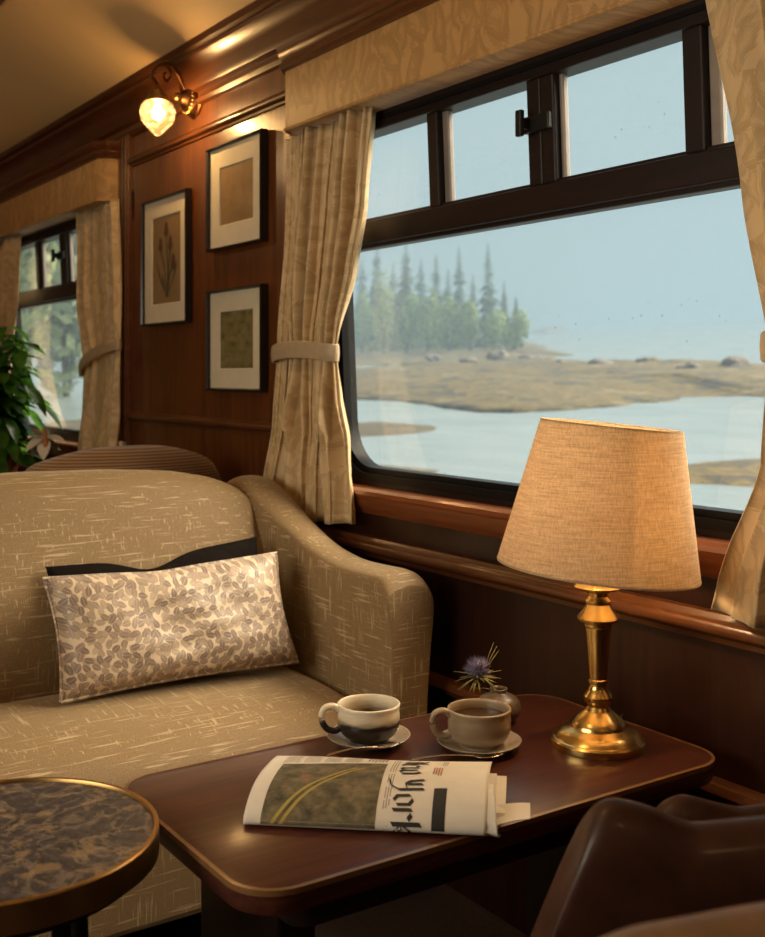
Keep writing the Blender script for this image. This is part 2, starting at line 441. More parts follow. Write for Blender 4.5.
# ------------------------------------------------------------------ room shell
W = 1.55; XL = -1.25; Y0 = -2.7; Y1 = 7.2
BAYS = (1.72, 4.80, -1.36)
bm = nb(); box(bm, XL-.1, W+.12, Y0, Y1, -.05, 0); struct(mk('floor', bm, M['carpet'], smooth=False))
DZ = -.065
prof = [(1.60, 2.24), (1.47, 2.255), (1.38, 2.30), (1.25, 2.365), (1.09, 2.42), (.8, 2.475), (.45, 2.505), (.15, 2.51),
        (-.15, 2.505), (-.5, 2.475), (-.8, 2.42), (-1.0, 2.35), (-1.12, 2.27), (-1.3, 2.24)]
bm = nb(); loft(bm, [[V((x, y, z+DZ)) for x, z in prof + [(x, z+.04) for x, z in prof[::-1]]] for y in (Y0, Y1)])
struct(mk('ceiling', bm, M['ceil'], ang=60))
bm = nb()
edges = [Y0, BAYS[2]-.83, BAYS[2]+.83, BAYS[0]-.83, BAYS[0]+.83, BAYS[1]-.83, BAYS[1]+.83, Y1]
box(bm, W, W+.06, Y0, Y1, 0, .86); box(bm, W, W+.06, Y0, Y1, 1.83, 2.24)
for a, b in ((0, 1), (2, 3), (4, 5), (6, 7)): box(bm, W, W+.06, edges[a], edges[b], .86, 1.83)
struct(mk('wall_right', bm, M['panel'], smooth=False))
bm = nb(); LW0, LW1 = .75, 2.35      # the window across the aisle
box(bm, XL-.06, XL, Y0, Y1, 0, .88); box(bm, XL-.06, XL, Y0, Y1, 1.83, 2.24)
box(bm, XL-.06, XL, Y0, LW0, .88, 1.83); box(bm, XL-.06, XL, LW1, Y1, .88, 1.83)
struct(mk('wall_left', bm, M['panel'], smooth=False))
bm = nb(); box(bm, XL-.05, XL+.02, LW0, LW1, .86, .91); box(bm, XL-.05, XL+.02, LW0, LW1, 1.79, 1.84)
for y in (LW0, LW1-.05): box(bm, XL-.05, XL+.02, y, y+.05, .9, 1.8)
lwf = struct(mk('window_4', bm, M['winframe'], smooth=False))
bm = nb(); bm.faces.new([bm.verts.new((XL-.03, y, z)) for y, z in ((LW0+.03, .89), (LW1-.03, .89), (LW1-.03, 1.81), (LW0+.03, 1.81))])
mk('pane', bm, M['glass'], lwf, smooth=False)
bm = nb(); box(bm, XL-.1, W+.12, Y1, Y1+.08, 0, 2.55); struct(mk('wall_back', bm, M['panel'], smooth=False))
bm = nb(); box(bm, XL-.1, W+.12, Y0-.08, Y0, 0, 2.55); struct(mk('wall_front', bm, M['panel'], smooth=False))
# cornice under the ceiling
bm = nb()
extrude_profile(bm, [(x, z+DZ) for x, z in [(1.56, 2.10), (1.535, 2.105), (1.53, 2.118), (1.537, 2.124), (1.537, 2.14), (1.52, 2.146), (1.512, 2.16), (1.505, 2.19), (1.488, 2.215),
                     (1.47, 2.226), (1.466, 2.236), (1.472, 2.24), (1.455, 2.248), (1.447, 2.262), (1.452, 2.275), (1.56, 2.28)]], Y0, Y1)
struct(mk('trim_1', bm, M['trim'], ang=30))
# strip along the ceiling
bm = nb(); extrude_profile(bm, [(1.0, 2.378), (1.0, 2.362), (.98, 2.355), (.90, 2.37), (.885, 2.38), (.885, 2.41)], Y0, Y1)
struct(mk('trim_2', bm, M['trim'], ang=30))
def hmould(n, x, z, r, y0, y1, m='trim'):
    bm = nb()
    p = [(W+.005, z-r*1.7), (x+.008, z-r*1.7), (x+.006, z-r*1.1), (x+.001, z-r*.8)]
    for k in range(9):
        a = -PI/2 + PI*k/8; p.append((x - r*.6*math.cos(a), z + r*math.sin(a)*.8))
    p += [(x+.004, z+r*1.1), (x+.008, z+r*1.6), (W+.005, z+r*1.6)]
    extrude_profile(bm, p, y0, y1); return struct(mk('trim_%d' % n, bm, M[m], ang=35))
hmould(3, 1.535, 1.945, .011, 2.52, 4.02)
hmould(4, 1.535, .995, .011, 2.52, 4.02)
hmould(5, 1.515, .722, .015, Y0, Y1, 'trim')
# pilaster strips beside the far window and beyond
n = 6
for y in (4.0, 2.56):
    bm = nb(); box(bm, 1.53, W+.01, y-.045, y+.045, .86, 2.05)
    for d in (-.03, .0, .03): box(bm, 1.522, 1.545, y+d-.008, y+d+.008, .9, 2.04)
    struct(mk('trim_%d' % n, bm, M['trim'], smooth=False, bevel=.004)); n += 1
# lower wall: recessed dado and heater casing with a nosing
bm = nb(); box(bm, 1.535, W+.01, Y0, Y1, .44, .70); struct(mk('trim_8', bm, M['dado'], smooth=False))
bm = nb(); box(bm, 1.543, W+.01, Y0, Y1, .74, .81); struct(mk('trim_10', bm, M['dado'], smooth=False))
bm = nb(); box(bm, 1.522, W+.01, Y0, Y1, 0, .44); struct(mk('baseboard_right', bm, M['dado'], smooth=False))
bm = nb(); extrude_profile(bm, [(1.522, .43), (1.51, .435), (1.503, .447), (1.51, .46), (1.52, .464), (1.56, .464), (1.56, .43)], Y0, Y1)
struct(mk('trim_9', bm, M['trim'], ang=35))

# ------------------------------------------------------------------ windows
XG, ZB, LEAN = 1.615, .905, .045
def wx(z): return XG - LEAN*(z-ZB)
def ring(bm, outer, inner, dx0, dx1, mi=0):
    """frame ring: outer/inner outlines [(y,z)] with the same count, from wx+dx0 (front) to wx+dx1 (back)"""
    seq = [[V((wx(z)+dx, y, z)) for y, z in o] for o, dx in ((outer, dx1), (outer, dx0), (inner, dx0), (inner, dx1))]
    loft(bm, seq, True, False, True, mi)
def window(n, yc):
    ya, yb, za, zb = yc-.81, yc+.81, ZB, 1.785
    bm = nb()
    ring(bm, rrect(ya-.05, yb+.05, za-.05, zb+.06, .03), rrect(ya-.022, yb+.022, za-.022, zb+.0, .135), -.028, .03)
    fr = mk('window_%d' % n, bm, M['winframe'], loc=(W+.05, yc, ZB), ang=35); struct(fr)
    bm = nb(); ring(bm, rrect(ya-.03, yb+.03, za-.03, zb+.01, .14), rrect(ya-.01, yb+.01, za-.01, zb, .125), -.034, .02)
    mk('rubber_seal', bm, M['rubber'], fr, ang=35)
    bm = nb(); ring(bm, rrect(ya-.012, yb+.012, za-.012, zb+.01, .125), rrect(ya+.004, yb-.004, za+.004, zb, .118), -.02, .02)
    mk('inner_seal', bm, M['rubber'], fr, ang=35)
    def bar(nm, y0, y1, z0, z1, d0, d1, m):
        b2 = nb()
        loft(b2, [[V((wx(z)+d, y, z)) for d, z in ((d0, z0), (d1, z0), (d1, z1), (d0, z1))] for y in (y0, y1)])
        return mk(nm, b2, M[m], fr, smooth=False, bevel=.004)
    bar('head_rail', ya, yb, 1.765, 1.85, -.03, .03, 'winframe')
    bar('transom', ya-.01, yb+.01, 1.486, 1.545, -.026, .03, 'winframe')
    bar('transom_bead', ya-.01, yb+.01, 1.476, 1.49, -.016, .02, 'winframe')
    bar('transom_bead', ya-.01, yb+.01, 1.541, 1.554, -.014, .02, 'winframe')
    for a, b in ((.355, .395), (-.04, .0), (.0, .042), (-.42, -.375)):
        bar('mullion', yc+a, yc+b, 1.545, 1.775, -.02, .02, 'winframe')
    bar('pane_edge', yc+.332, yc+.355, 1.55, 1.772, -.004, .012, 'alu')
    bar('pane_edge', yc-.052, yc-.04, 1.55, 1.772, -.004, .012, 'alu')
    bar('pane_edge', yc-.446, yc-.42, 1.55, 1.772, -.004, .012, 'alu')
    # latch
    b2 = nb(); xx = wx(1.67)-.02
    box(b2, xx-.012, xx+.002, yc-.035, yc+.045, 1.655, 1.69); box(b2, xx-.03, xx-.01, yc+.02, yc+.034, 1.662, 1.684)
    lt = mk('latch', b2, M['black'], fr, smooth=False, bevel=.003)
    b2 = nb(); box(b2, xx-.04, xx-.028, yc+.018, yc+.036, 1.645, 1.70); mk('thumb_plate', b2, M['black'], lt, smooth=False, bevel=.003)
    # panes
    out = rrect(ya-.004, yb+.004, za-.004, zb, .12)
    low = [(y, min(z, 1.5)) for y, z in out]
    b2 = nb(); vs = [b2.verts.new((wx(z), y, z)) for y, z in low]; b2.faces.new(vs)
    bmesh.ops.remove_doubles(b2, verts=b2.verts, dist=1e-5)
    mk('pane', b2, M['glass'], fr, smooth=False)
    for a, b in ((.39, .81), (.04, .36), (-.38, -.04), (-.81, -.42)):
        b2 = nb(); b2.faces.new([b2.verts.new((wx(z)+.003, y, z)) for y, z in ((yc+a, 1.54), (yc+b, 1.54), (yc+b, 1.78), (yc+a, 1.78))])
        mk('pane', b2, M['glass'], fr, smooth=False)
    # wood lining of the opening and the ledge
    b2 = nb()
    extrude_profile(b2, [(1.60, .84), (1.60, .862), (1.522, .866), (1.515, .860), (1.513, .85), (1.519, .842), (1.523, .822), (1.532, .812), (1.542, .80), (1.56, .80)], yc-(.69 if n == 2 else .92), yc+.92)
    mk('window_sill', b2, M['ledgewood'], fr, ang=35)
    return fr
window(1, BAYS[0]); window(2, BAYS[1]); window(3, BAYS[2])

# ------------------------------------------------------------------ pelmets
def pelmet(y0, y1, label):
    yc = (y0+y1)/2
    t = thing('pelmet', (1.52, yc, 1.80), label, 'pelmet', 'cloth-covered window pelmets')
    def outl(d):
        c = .035
        return [(1.549, y0-d), (1.455+c-d, y0-d), (1.455-d, y0+c-d*.4), (1.455-d, y1-c+d*.4), (1.455+c-d, y1+d), (1.549, y1+d)]
    bm = nb(); slab(bm, outl(0), 1.808, 1.985, .004); mk('fabric_panel', bm, M['pelmet'], t, ang=50)
    bm = nb()
    rings = [[V((x, y, z)) for x, y in outl(d)] for d, z in ((.002, 1.965), (.012, 1.968), (.016, 1.978), (.01, 1.986), (.010, 1.996), (.016, 2.003), (.022, 2.016), (.024, 2.028), (.0, 2.03))]
    loft(bm, rings); mk('wooden_crown', bm, M['trim'], t, ang=30)
    bm = nb(); tube(bm, [(x, y, 1.809) for x, y in outl(.001)], .005, 8); mk('piping', bm, M['pelmet'], t)
pelmet(.80, 2.65, 'gold damask pelmet board with wooden crown over the large sea-view window')
pelmet(4.03, 5.75, 'gold damask pelmet board with wooden crown over the far window behind the plant')

# ------------------------------------------------------------------ curtains
def curtain(label, left, right, ztop, zbot, npl, amp, tie=None, flip=False, seed=0, xc=1.502):
    """left/right: [(z, y)] ascending z edges (left = larger y)"""
    rnd = random.Random(seed)
    ph = [rnd.uniform(-.5, .5) for _ in range(60)]
    NU, NV = 120, 60
    t = thing('curtain', (xc, (left[0][1]+right[0][1])/2, zbot), label, 'curtain', 'tied-back damask curtains')
    bm = nb(); R = []
    for j in range(NV+1):
        v = j/NV
        row = []
        for i in range(NU+1):
            u = i/NU
            zb_ = zbot + .035*(abs(u-.55)**1.2)
            z = ztop + (zb_-ztop)*v
            yl, yr = lerp(left, z), lerp(right, z)
            w = abs(yl-yr)
            k = npl*u
            sh = .10*math.sin(3.1*u*npl*.5 + 2.0*v + ph[0]*6)
            a = amp*(.55+.45*math.sin(k*1.3+ph[1]*9))
            if tie:
                q = math.exp(-((z-tie[0])/.12)**2); a *= (1-.55*q)
                q2 = max(0, (tie[0]-z))/max(.01, tie[0]-zbot)
                a *= 1 + .9*q2
                # below the tie the folds merge into a few broad ones
                fold = (1-q2*.75)*math.sin(2*PI*k + 6*sh) + q2*.9*math.sin(2*PI*k*.42 + 1.0)
            else: fold = math.sin(2*PI*k + 6*sh)
            edge = min(1, u/.03, (1-u)/.03)
            x = xc + a*fold*edge*.9 + .004*math.sin(9*v+5*u)
            x += .004 - .016*max(0, min(1, (1.0-z)/.12))
            x = max(1.468, min(x, 1.543 if z > .9 else 1.511)) if z < 1.0 else min(x, 1.543)
            y = yl + (yr-yl)*u + .25*amp*math.cos(2*PI*k)*edge
            row.append(V((x, y, z)))
        R.append(row)
    loft(bm, R, False, False)
    mk('cloth', bm, M['curtain'], t, solid=.003, ang=0)
    if tie:
        zt, hh = tie
        yl, yr = lerp(left, zt), lerp(right, zt)
        ym, ry = (yl+yr)/2, abs(yl-yr)/2+.006
        bm = nb(); rings = []
        sl = tie_slope.get(seed, 0)
        for dz, dr in ((-hh, -.0), (-hh*.9, .003), (0, .005), (hh*.9, .003), (hh, 0), (hh*.9, -.004), (-hh*.9, -.004)):
            rings.append([V((xc-.004 + (.036+dr)*math.cos(2*PI*k/48), ym + (ry+dr)*math.sin(2*PI*k/48), zt+dz+sl*math.sin(2*PI*k/48)+.006*math.cos(4*PI*k/48))) for k in range(48)])
        loft(bm, rings, True, False, True); mk('tieback', bm, M['tie'], t)
    return t
tie_slope = {3: -.05, 1: .0, 2: 0, 4: 0}
curtain('pale gold damask curtain tied back between framed pictures and large window',
        [(.75, 2.83), (1.0, 2.79), (1.22, 2.748), (1.5, 2.715), (1.82, 2.70)],
        [(.75, 2.345), (.86, 2.348), (.96, 2.371), (1.086, 2.41), (1.22, 2.432), (1.265, 2.424), (1.415, 2.362), (1.584, 2.307), (1.82, 2.261)], 1.806, .762, 10, .042, (1.212, .023), seed=1)
curtain('damask curtain at the right edge, behind the lamp shade',
        [(.72, 1.235), (.80, 1.215), (1.0, 1.14), (1.2, 1.12), (1.45, 1.175), (1.82, 1.255)],
        [(.72, .80), (1.0, .86), (1.2, .87), (1.5, .80), (1.82, .80)], 1.806, .742, 7, .032, (1.2, .024), seed=2)
curtain('damask curtain tied back at the near side of the far window',
        [(.78, 4.40), (1.0, 4.40), (1.18, 4.36), (1.45, 4.44), (1.82, 4.46)],
        [(.78, 3.97), (1.2, 3.96), (1.82, 3.97)], 1.806, .80, 6, .026, (1.22, .022), seed=3)
curtain('damask curtain at the left edge, above the potted plant',
        [(.78, 5.72), (1.82, 5.70)], [(.78, 5.25), (1.2, 5.42), (1.5, 5.30), (1.82, 5.22)], 1.806, .80, 6, .03, (1.2, .022), seed=4)

# ------------------------------------------------------------------ framed pictures
def printmat(name, bg, fn):
    m, nt, b = mat(name); c = fn(nt)
    L(nt, c, b.inputs['Base Color']); b.inputs['Roughness'].default_value = .8; return m
def aged(nt, a, b_, s=14): return ramp(nt, nz(nt, coords(nt), s, 5), [(.3, a), (.7, b_)])
M['print_plain'] = printmat('aged_print', None, lambda nt: aged(nt, (.26, .15, .06), (.40, .25, .11)))
M['print_tulip'] = printmat('tulip_print_ground', None, lambda nt: aged(nt, (.25, .155, .065), (.33, .21, .095), 6))
M['print_land'] = printmat('garden_print', None, lambda nt: ramp(nt, nz(nt, coords(nt, (10, 10, 22)), 1.6, 5), [(.3, (.10, .06, .025)), (.5, (.2, .17, .05)), (.66, (.27, .2, .1)), (.8, (.4, .32, .18))]))
M['tulip'] = plain('tulip_ink', (.12, .05, .028), .8)
M['stemink'] = plain('stem_ink', (.07, .06, .025), .8)
def picture(y0, y1, z0, z1, my, mz0, mz1, label, pm, tulip=False):
    """y0<y1"""
    xo = W-.004
    t = thing('framed_picture', (W-.002, (y0+y1)/2, z0), label, 'framed picture', 'framed prints on the panelled wall')
    bm = nb(); fw = .009
    def rr(d, x): return [V((x, y, z)) for y, z in ((y0+d, z0+d), (y1-d, z0+d), (y1-d, z1-d), (y0+d, z1-d))]
    loft(bm, [rr(0, xo), rr(0, xo-.022), rr(fw*.6, xo-.0245), rr(fw, xo-.019), rr(fw, xo)], True, False, True)
    mk('frame', bm, M['frameblack'], t, smooth=False)
    a0, a1, b0, b1 = y0+my, y1-my, z0+mz0, z1-mz1
    bm = nb(); x = xo-.010
    def r2(p, q, r, s, x): return [V((x, yy, zz)) for yy, zz in ((p, r), (q, r), (q, s), (p, s))]
    loft(bm, [r2(y0+.005, y1-.005, z0+.005, z1-.005, x), r2(a0, a1, b0, b1, x), r2(a0+.003, a1-.003, b0+.003, b1-.003, x+.003)], True, False)
    mk('mat_board', bm, M['mat'], t, smooth=False)
    bm = nb(); bm.faces.new([bm.verts.new(p) for p in r2(a0-.002, a1+.002, b0-.002, b1+.002, x+.004)])
    pr = mk('print', bm, M[pm], t, smooth=False)
    if tulip:
        bm = nb(); xx = x+.0025; yc = (a0+a1)/2; sy = (a1-a0); sz = (b1-b0)
        def P2(u, v): return V((xx, yc - u*sy, b0 + v*sz))    # u to the right in the picture
        for (u0, v0, u1, v1, u2, v2) in ((.02, .08, .04, .4, .0, .78), (.0, .08, -.06, .4, -.2, .62), (.05, .08, .1, .3, .2, .42), (.03, .08, .08, .35, .12, .62)):
            tube(bm, [P2(*p) for p in smoothpts([(u0, v0), (u1, v1), (u2, v2)], 5)], .0022, 5, mi=1)
        for (u0, v0, u1, v1, wd) in ((-.02, .1, -.34, .50, .03), (.05, .12, .36, .46, .026), (.0, .12, -.16, .36, .03)):
            pts = smoothpts([(u0, v0), ((u0+u1)/2*1.2, (v0+v1)/2), (u1, v1)], 6); n = len(pts)
            a = [bm.verts.new(P2(p[0]-wd*math.sin(PI*i/(n-1))*.7, p[1])) for i, p in enumerate(pts)]
            b = [bm.verts.new(P2(p[0]+wd*math.sin(PI*i/(n-1))*.7, p[1])) for i, p in enumerate(pts)]
            for i in range(n-1): bm.faces.new((a[i], a[i+1], b[i+1], b[i])).material_index = 1
        for (u, v, s) in ((.0, .84, .12), (-.2, .68, .11), (.14, .68, .115), (.24, .46, .13)):
            c = [P2(u + s*math.cos(q)*(.9 if math.sin(q) < 0 else .6)*.85, v + s*.72*math.sin(q)) for q in [2*PI*k/14 for k in range(14)]]
            bm.faces.new([bm.verts.new(p + V((-.001, 0, 0))) for p in c]).material_index = 0
        mk('tulip_drawing', bm, [M['tulip'], M['stemink']], pr, smooth=False)
    bm = nb(); bm.faces.new([bm.verts.new(p) for p in r2(y0+.01, y1-.01, z0+.01, z1-.01, xo-.0165)])
    mk('glazing', bm, M['picglass'], t, smooth=False)
picture(3.415, 3.81, 1.325, 1.772, .073, .072, .066, 'black-framed tulip print, leftmost of the three pictures', 'print_tulip', True)
picture(2.885, 3.262, 1.543, 1.872, .074, .075, .07, 'black-framed plain brown print, upper right below the sconce', 'print_plain')
picture(2.885, 3.262, 1.10, 1.418, .074, .068, .068, 'black-framed greenish garden print, lower right beside the curtain', 'print_land')

# ------------------------------------------------------------------ wall sconce
sx, sy_, sz_ = W-.002, 3.40, 2.063
t = thing('wall_sconce', (sx, sy_, sz_), 'lit antique wall sconce with scrolled arm and etched glass globe', 'wall lamp')
rot = Matrix.Rotation(-PI/2, 4, 'Y')
bm = nb(); lathe(bm, (W+.002, sy_, sz_), [(0, .0), (.062, 0), (.062, .008), (.054, .012), (.052, .022), (.044, .026), (.042, .036), (.03, .04), (.024, .05), (.02, .056), (0, .058)], 40, mtx=rot)
mk('backplate', bm, M['copper'], t, ang=30)
bm = nb()
for k in range(22):
    a = 2*PI*k/22; bmesh.ops.create_icosphere(bm, subdivisions=1, radius=.0055, matrix=Matrix.Translation((W-.028, sy_+.046*math.cos(a), sz_+.046*math.sin(a))))
bmesh.ops.create_icosphere(bm, subdivisions=2, radius=.017, matrix=Matrix.Translation((W-.062, sy_, sz_)))
mk('beading', bm, M['brassrim'], t)
gx, gy, gz = 1.395, 3.345, 1.988
bm = nb()
tube(bm, smoothpts([(W-.03, sy_, sz_+.02), (W-.06, sy_-.005, sz_+.07), (W-.10, sy_-.015, sz_+.10), (gx+.01, gy+.01, sz_+.085), (gx-.02, gy, sz_+.045), (gx, gy, sz_+.015), (gx, gy, gz+.055)], 6), .0055, 8)
tube(bm, smoothpts([(gx-.005, gy, sz_+.075), (gx+.03, gy+.008, sz_+.085), (gx+.05, gy+.01, sz_+.06), (gx+.035, gy+.008, sz_+.035), (gx+.02, gy+.005, sz_+.05), (gx+.03, gy+.006, sz_+.06)], 6), .0045, 8)
mk('scrolled_arm', bm, M['copper'], t)
bm = nb(); lathe(bm, (gx, gy, gz), [(.0, .075), (.012, .075), (.014, .062), (.030, .058), (.034, .05), (.034, .038), (.03, .036), (0, .036)], 28)
mk('cap', bm, M['brassrim'], t, ang=30)
bm = nb(); lathe(bm, (gx, gy, gz), smoothpts([(.030, .042), (.045, .032), (.056, .008), (.056, -.01), (.046, -.032), (.028, -.052), (.010, -.068), (0, -.074)], 4), 36)
mk('globe', bm, M['globe'], t)
bm = nb(); lathe(bm, (gx, gy, gz), smoothpts([(0, .036), (.008, .03), (.013, .012), (.015, -.004), (.009, -.018), (0, -.022)], 4), 20)
mk('bulb', bm, M['bulb'], t)

# ------------------------------------------------------------------ sofa
sofa = thing('sofa', (.75, 2.3, 0), 'tan slub-woven sofa with sloping arm beside the window wall', 'sofa')
XA, XB = .05, 1.45
# backrest
bm = nb(); rings = []
NX = 36
for i in range(NX+1):
    x = .145 + (1.365-.145)*i/NX
    q = abs(x-.755)
    zt = lerp([(0, .925), (.2, .922), (.36, .912), (.47, .893), (.54, .868), (.585, .84), (.61, .80)], q)
    bul = .02*max(0, 1-(q/.6)**4)
    pr = [(2.56, .30), (2.485-bul*.6, .36), (2.475-bul, .46), (2.49-bul*1.3, .58), (2.52-bul*1.2, .72), (2.545-bul, zt-.09), (2.562-bul*.5, zt-.035), (2.59, zt-.008), (2.63, zt), (2.67, zt-.008), (2.705, zt-.04), (2.72, zt-.12), (2.73, .5), (2.73, .30)]
    rings.append([V((x, y, z)) for y, z in pr])
loft(bm, rings); mk('backrest', bm, M['sofa'], sofa, sub=2)
# arms
ARM = [(1.955, .700), (1.99, .722), (2.07, .722), (2.18, .722), (2.30, .74), (2.40, .772), (2.48, .806), (2.56, .845), (2.63, .872), (2.70, .878), (2.75, .86)]
for s in (0, 1):
    bm = nb(); rings = []
    for i, (y, zt) in enumerate(smoothpts([(1.955, .695)] + ARM[1:], 3)):
        fl = .006 + .012*max(0, (2.3-y)/.35)
        xi, xo = 1.352, 1.445
        if y > 2.4: xi = 1.352 - .02*min(1, (y-2.4)/.2)
        o = [(xi+.006, .10), (xi, .28), (xi-.002, .45), (xi-fl*.3, zt-.09), (xi-fl, zt-.035), (xi+.006-fl, zt-.010), (xi+.035, zt+.002), (xo-.03, zt), (xo-.002+fl*.5, zt-.014), (xo+fl, zt-.045), (xo+fl*.5, zt-.11), (xo-.004, .45), (xo-.01, .28), (xo-.012, .10)]
        if s: o = [(1.5-x, z) for x, z in o]
        rings.append([V((x, y, z)) for x, z in o])
    f0 = [p + V((0, -.012, 0)) for p in rings[0]]
    c = sum(f0, V())/len(f0); f0 = [c + (p-c)*.9 for p in f0]
    rings.insert(0, [p.copy() for p in rings[0]]); rings.insert(0, [p + V((0, -.003, 0)) for p in rings[0]])
    loft(bm, rings)
    mk('armrest', bm, M['sofa'], sofa, sub=2)
# seat
bm = nb(); rings = []
for i in range(31):
    u = i/30; x = .148 + (1.352-.148)*u
    e = min(1, min(u, 1-u)/.06); e = 1-(1-e)**2
    d = .03*(1-e); cr = .014*math.sin(PI*u)
    pr = [(2.50, .27), (2.03+d, .27), (1.988+d, .30), (1.972+d, .345-d*.3), (1.985+d, .392-d*.6), (2.02+d, .424-d*.8), (2.08, .441-d+cr*.5), (2.2, .449-d*.9+cr), (2.35, .449-d*.8+cr), (2.50, .440-d*.6)]
    rings.append([V((x, y, z)) for y, z in pr])
loft(bm, rings); mk('seat', bm, M['sofa'], sofa, sub=2)
bm = nb(); box(bm, .10, 1.40, 2.0, 2.72, .09, .29); mk('base', bm, M['sofa'], sofa, smooth=False, bevel=.015)
for x in (.12, 1.38):
    for y in (2.02, 2.68):
        bm = nb(); lathe(bm, (x, y, 0), [(0, 0), (.015, 0), (.024, .10), (0, .10)], 16); mk('leg', bm, M['darkwood'], sofa)

# ------------------------------------------------------------------ cushions
def pillow(name, c, U, Vv, hw, hh, T, m, label, cat, sag=0.0, group=None, piping=None):
    U, Vv = V(U).normalized(), V(Vv).normalized(); Nn = U.cross(Vv).normalized(); c = V(c)
    bm = nb(); n, k = 36, 24
    def pt(u, v, s):
        pu = u*(1-.05*(1-v*v)*abs(u)**3); pv = v*(1-.07*(1-u*u)*abs(v)**3)
        th = T*((1-u**4)*(1-v**4))**.55
        cr = .004*math.sin(9*u+4*v)*(1-u*u)*(1-v*v) + .003*math.sin(17*v-6*u)*(1-abs(u))
        dip = -sag*math.exp(-((u+.08)/.28)**2)*max(0, v)**2
        return c + U*hw*pu + Vv*(hh*pv+dip) + Nn*s*(th+cr)
    for s in (1, -1):
        loft(bm, [[pt(-1+2*i/n, -1+2*j/k, s) for i in range(n+1)] for j in range(k+1)], False, False)
    bmesh.ops.remove_doubles(bm, verts=bm.verts, dist=1e-4)
    b0 = c - Vv*hh
    o = mk(name, bm, m, None, loc=tuple(b0), ang=0); tag(o, label, cat, group)
    if piping:
        b2 = nb(); pts = []
        for i in range(n+1): pts.append(pt(-1+2*i/n, -1, 0))
        for j in range(1, k+1): pts.append(pt(1, -1+2*j/k, 0))
        for i in range(1, n+1): pts.append(pt(1-2*i/n, 1, 0))
        for j in range(1, k+1): pts.append(pt(-1, 1-2*j/k, 0))
        tube(b2, pts, .004, 6); mk('piping', b2, piping, o)
    return o
pillow('cushion', (1.008, 2.31, .598), (1, -.03, .012), (-.03, .38, 1), .277, .13, .062, M['leaf'],
       'cream cushion with brown leaf print lying across the sofa seat', 'cushion', .006, piping=M['leaf'])
pillow('cushion', (1.03, 2.418, .597), (1, -.02, .05), (-.035, .33, 1), .262, .146, .03, M['velvetdark'],
       'dark brown velvet cushion mostly hidden behind the leaf print cushion', 'cushion', .03)

# ------------------------------------------------------------------ armchair behind the sofa
ac = thing('armchair', (1.17, 3.25, 0), 'ribbed brown velvet armchair with arched back behind the tan sofa', 'armchair')
bm = nb(); rings = []
for i in range(33):
    u = -1 + 2*i/32; x = 1.165 + .335*u
    zt = .955 - .09*abs(u)**2.4 - .13*max(0, abs(u)-.8)*4
    yb = 2.90 + .10*abs(u)**2
    pr = [(yb+.05, .2), (yb+.02, .4), (yb+.01, .7), (yb, zt-.1), (yb+.01, zt-.04), (yb+.04, zt-.008), (yb+.09, zt), (yb+.14, zt-.012), (yb+.17, zt-.05), (yb+.17, zt-.12), (yb+.15, .6), (yb+.12, .4), (yb+.12, .2)]
    rings.append([V((x, y, z)) for y, z in pr])
loft(bm, rings); mk('backrest', bm, M['cord'], ac, sub=1)
bm = nb(); tube(bm, smoothpts([(.985, 2.955, .55), (.985, 2.945, .75), (.99, 2.95, .875), (1.0, 2.99, .915), (1.0, 3.05, .92)], 5), .006, 8); mk('seam_piping', bm, M['cord'], ac)
bm = nb(); box(bm, .92, 1.49, 3.0, 3.52, .22, .45); mk('seat', bm, M['cord'], ac, smooth=True, bevel=.04)
for x in (.90, 1.44):
    bm = nb(); box(bm, x, x+.07, 3.02, 3.5, .2, .62); mk('armrest', bm, M['cord'], ac, bevel=.03)
for x in (.94, 1.46):
    for y in (3.05, 3.48):
        bm = nb(); lathe(bm, (x, y, 0), [(0, 0), (.016, 0), (.024, .23), (0, .23)], 14); mk('leg', bm, M['darkwood'], ac)

# ------------------------------------------------------------------ wooden table
ZT = .53
tb = thing('table', (1.05, 1.4, 0), 'mahogany table with rounded corners and a pale lipped edge, below the window', 'table')
def rr2(x0, x1, y0, y1, r, n=8): return rrect(x0, x1, y0, y1, r, n)
bm = nb(); slab(bm, rr2(.608, 1.474, 1.172, 1.632, .065), .497, ZT, .003); mk('tabletop', bm, M['tablewood'], tb, ang=40)
o1, o2 = rr2(.605, 1.477, 1.169, 1.635, .068), rr2(.6105, 1.4715, 1.1745, 1.6295, .0625)
bm = nb(); loft(bm, [[V((x, y, z)) for x, y in o] for o, z in ((o1, .522), (o1, .5295), (o2, .5303), (o2, .527))], True, False, True)
mk('edge_strip', bm, M['edge'], tb, ang=50)
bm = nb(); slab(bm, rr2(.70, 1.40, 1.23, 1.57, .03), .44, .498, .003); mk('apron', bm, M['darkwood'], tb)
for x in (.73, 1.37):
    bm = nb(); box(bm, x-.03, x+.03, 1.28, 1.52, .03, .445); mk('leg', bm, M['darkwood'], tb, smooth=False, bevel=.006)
    bm = nb(); box(bm, x-.05, x+.05, 1.22, 1.58, 0, .035); mk('foot', bm, M['darkwood'], tb, smooth=False, bevel=.006)

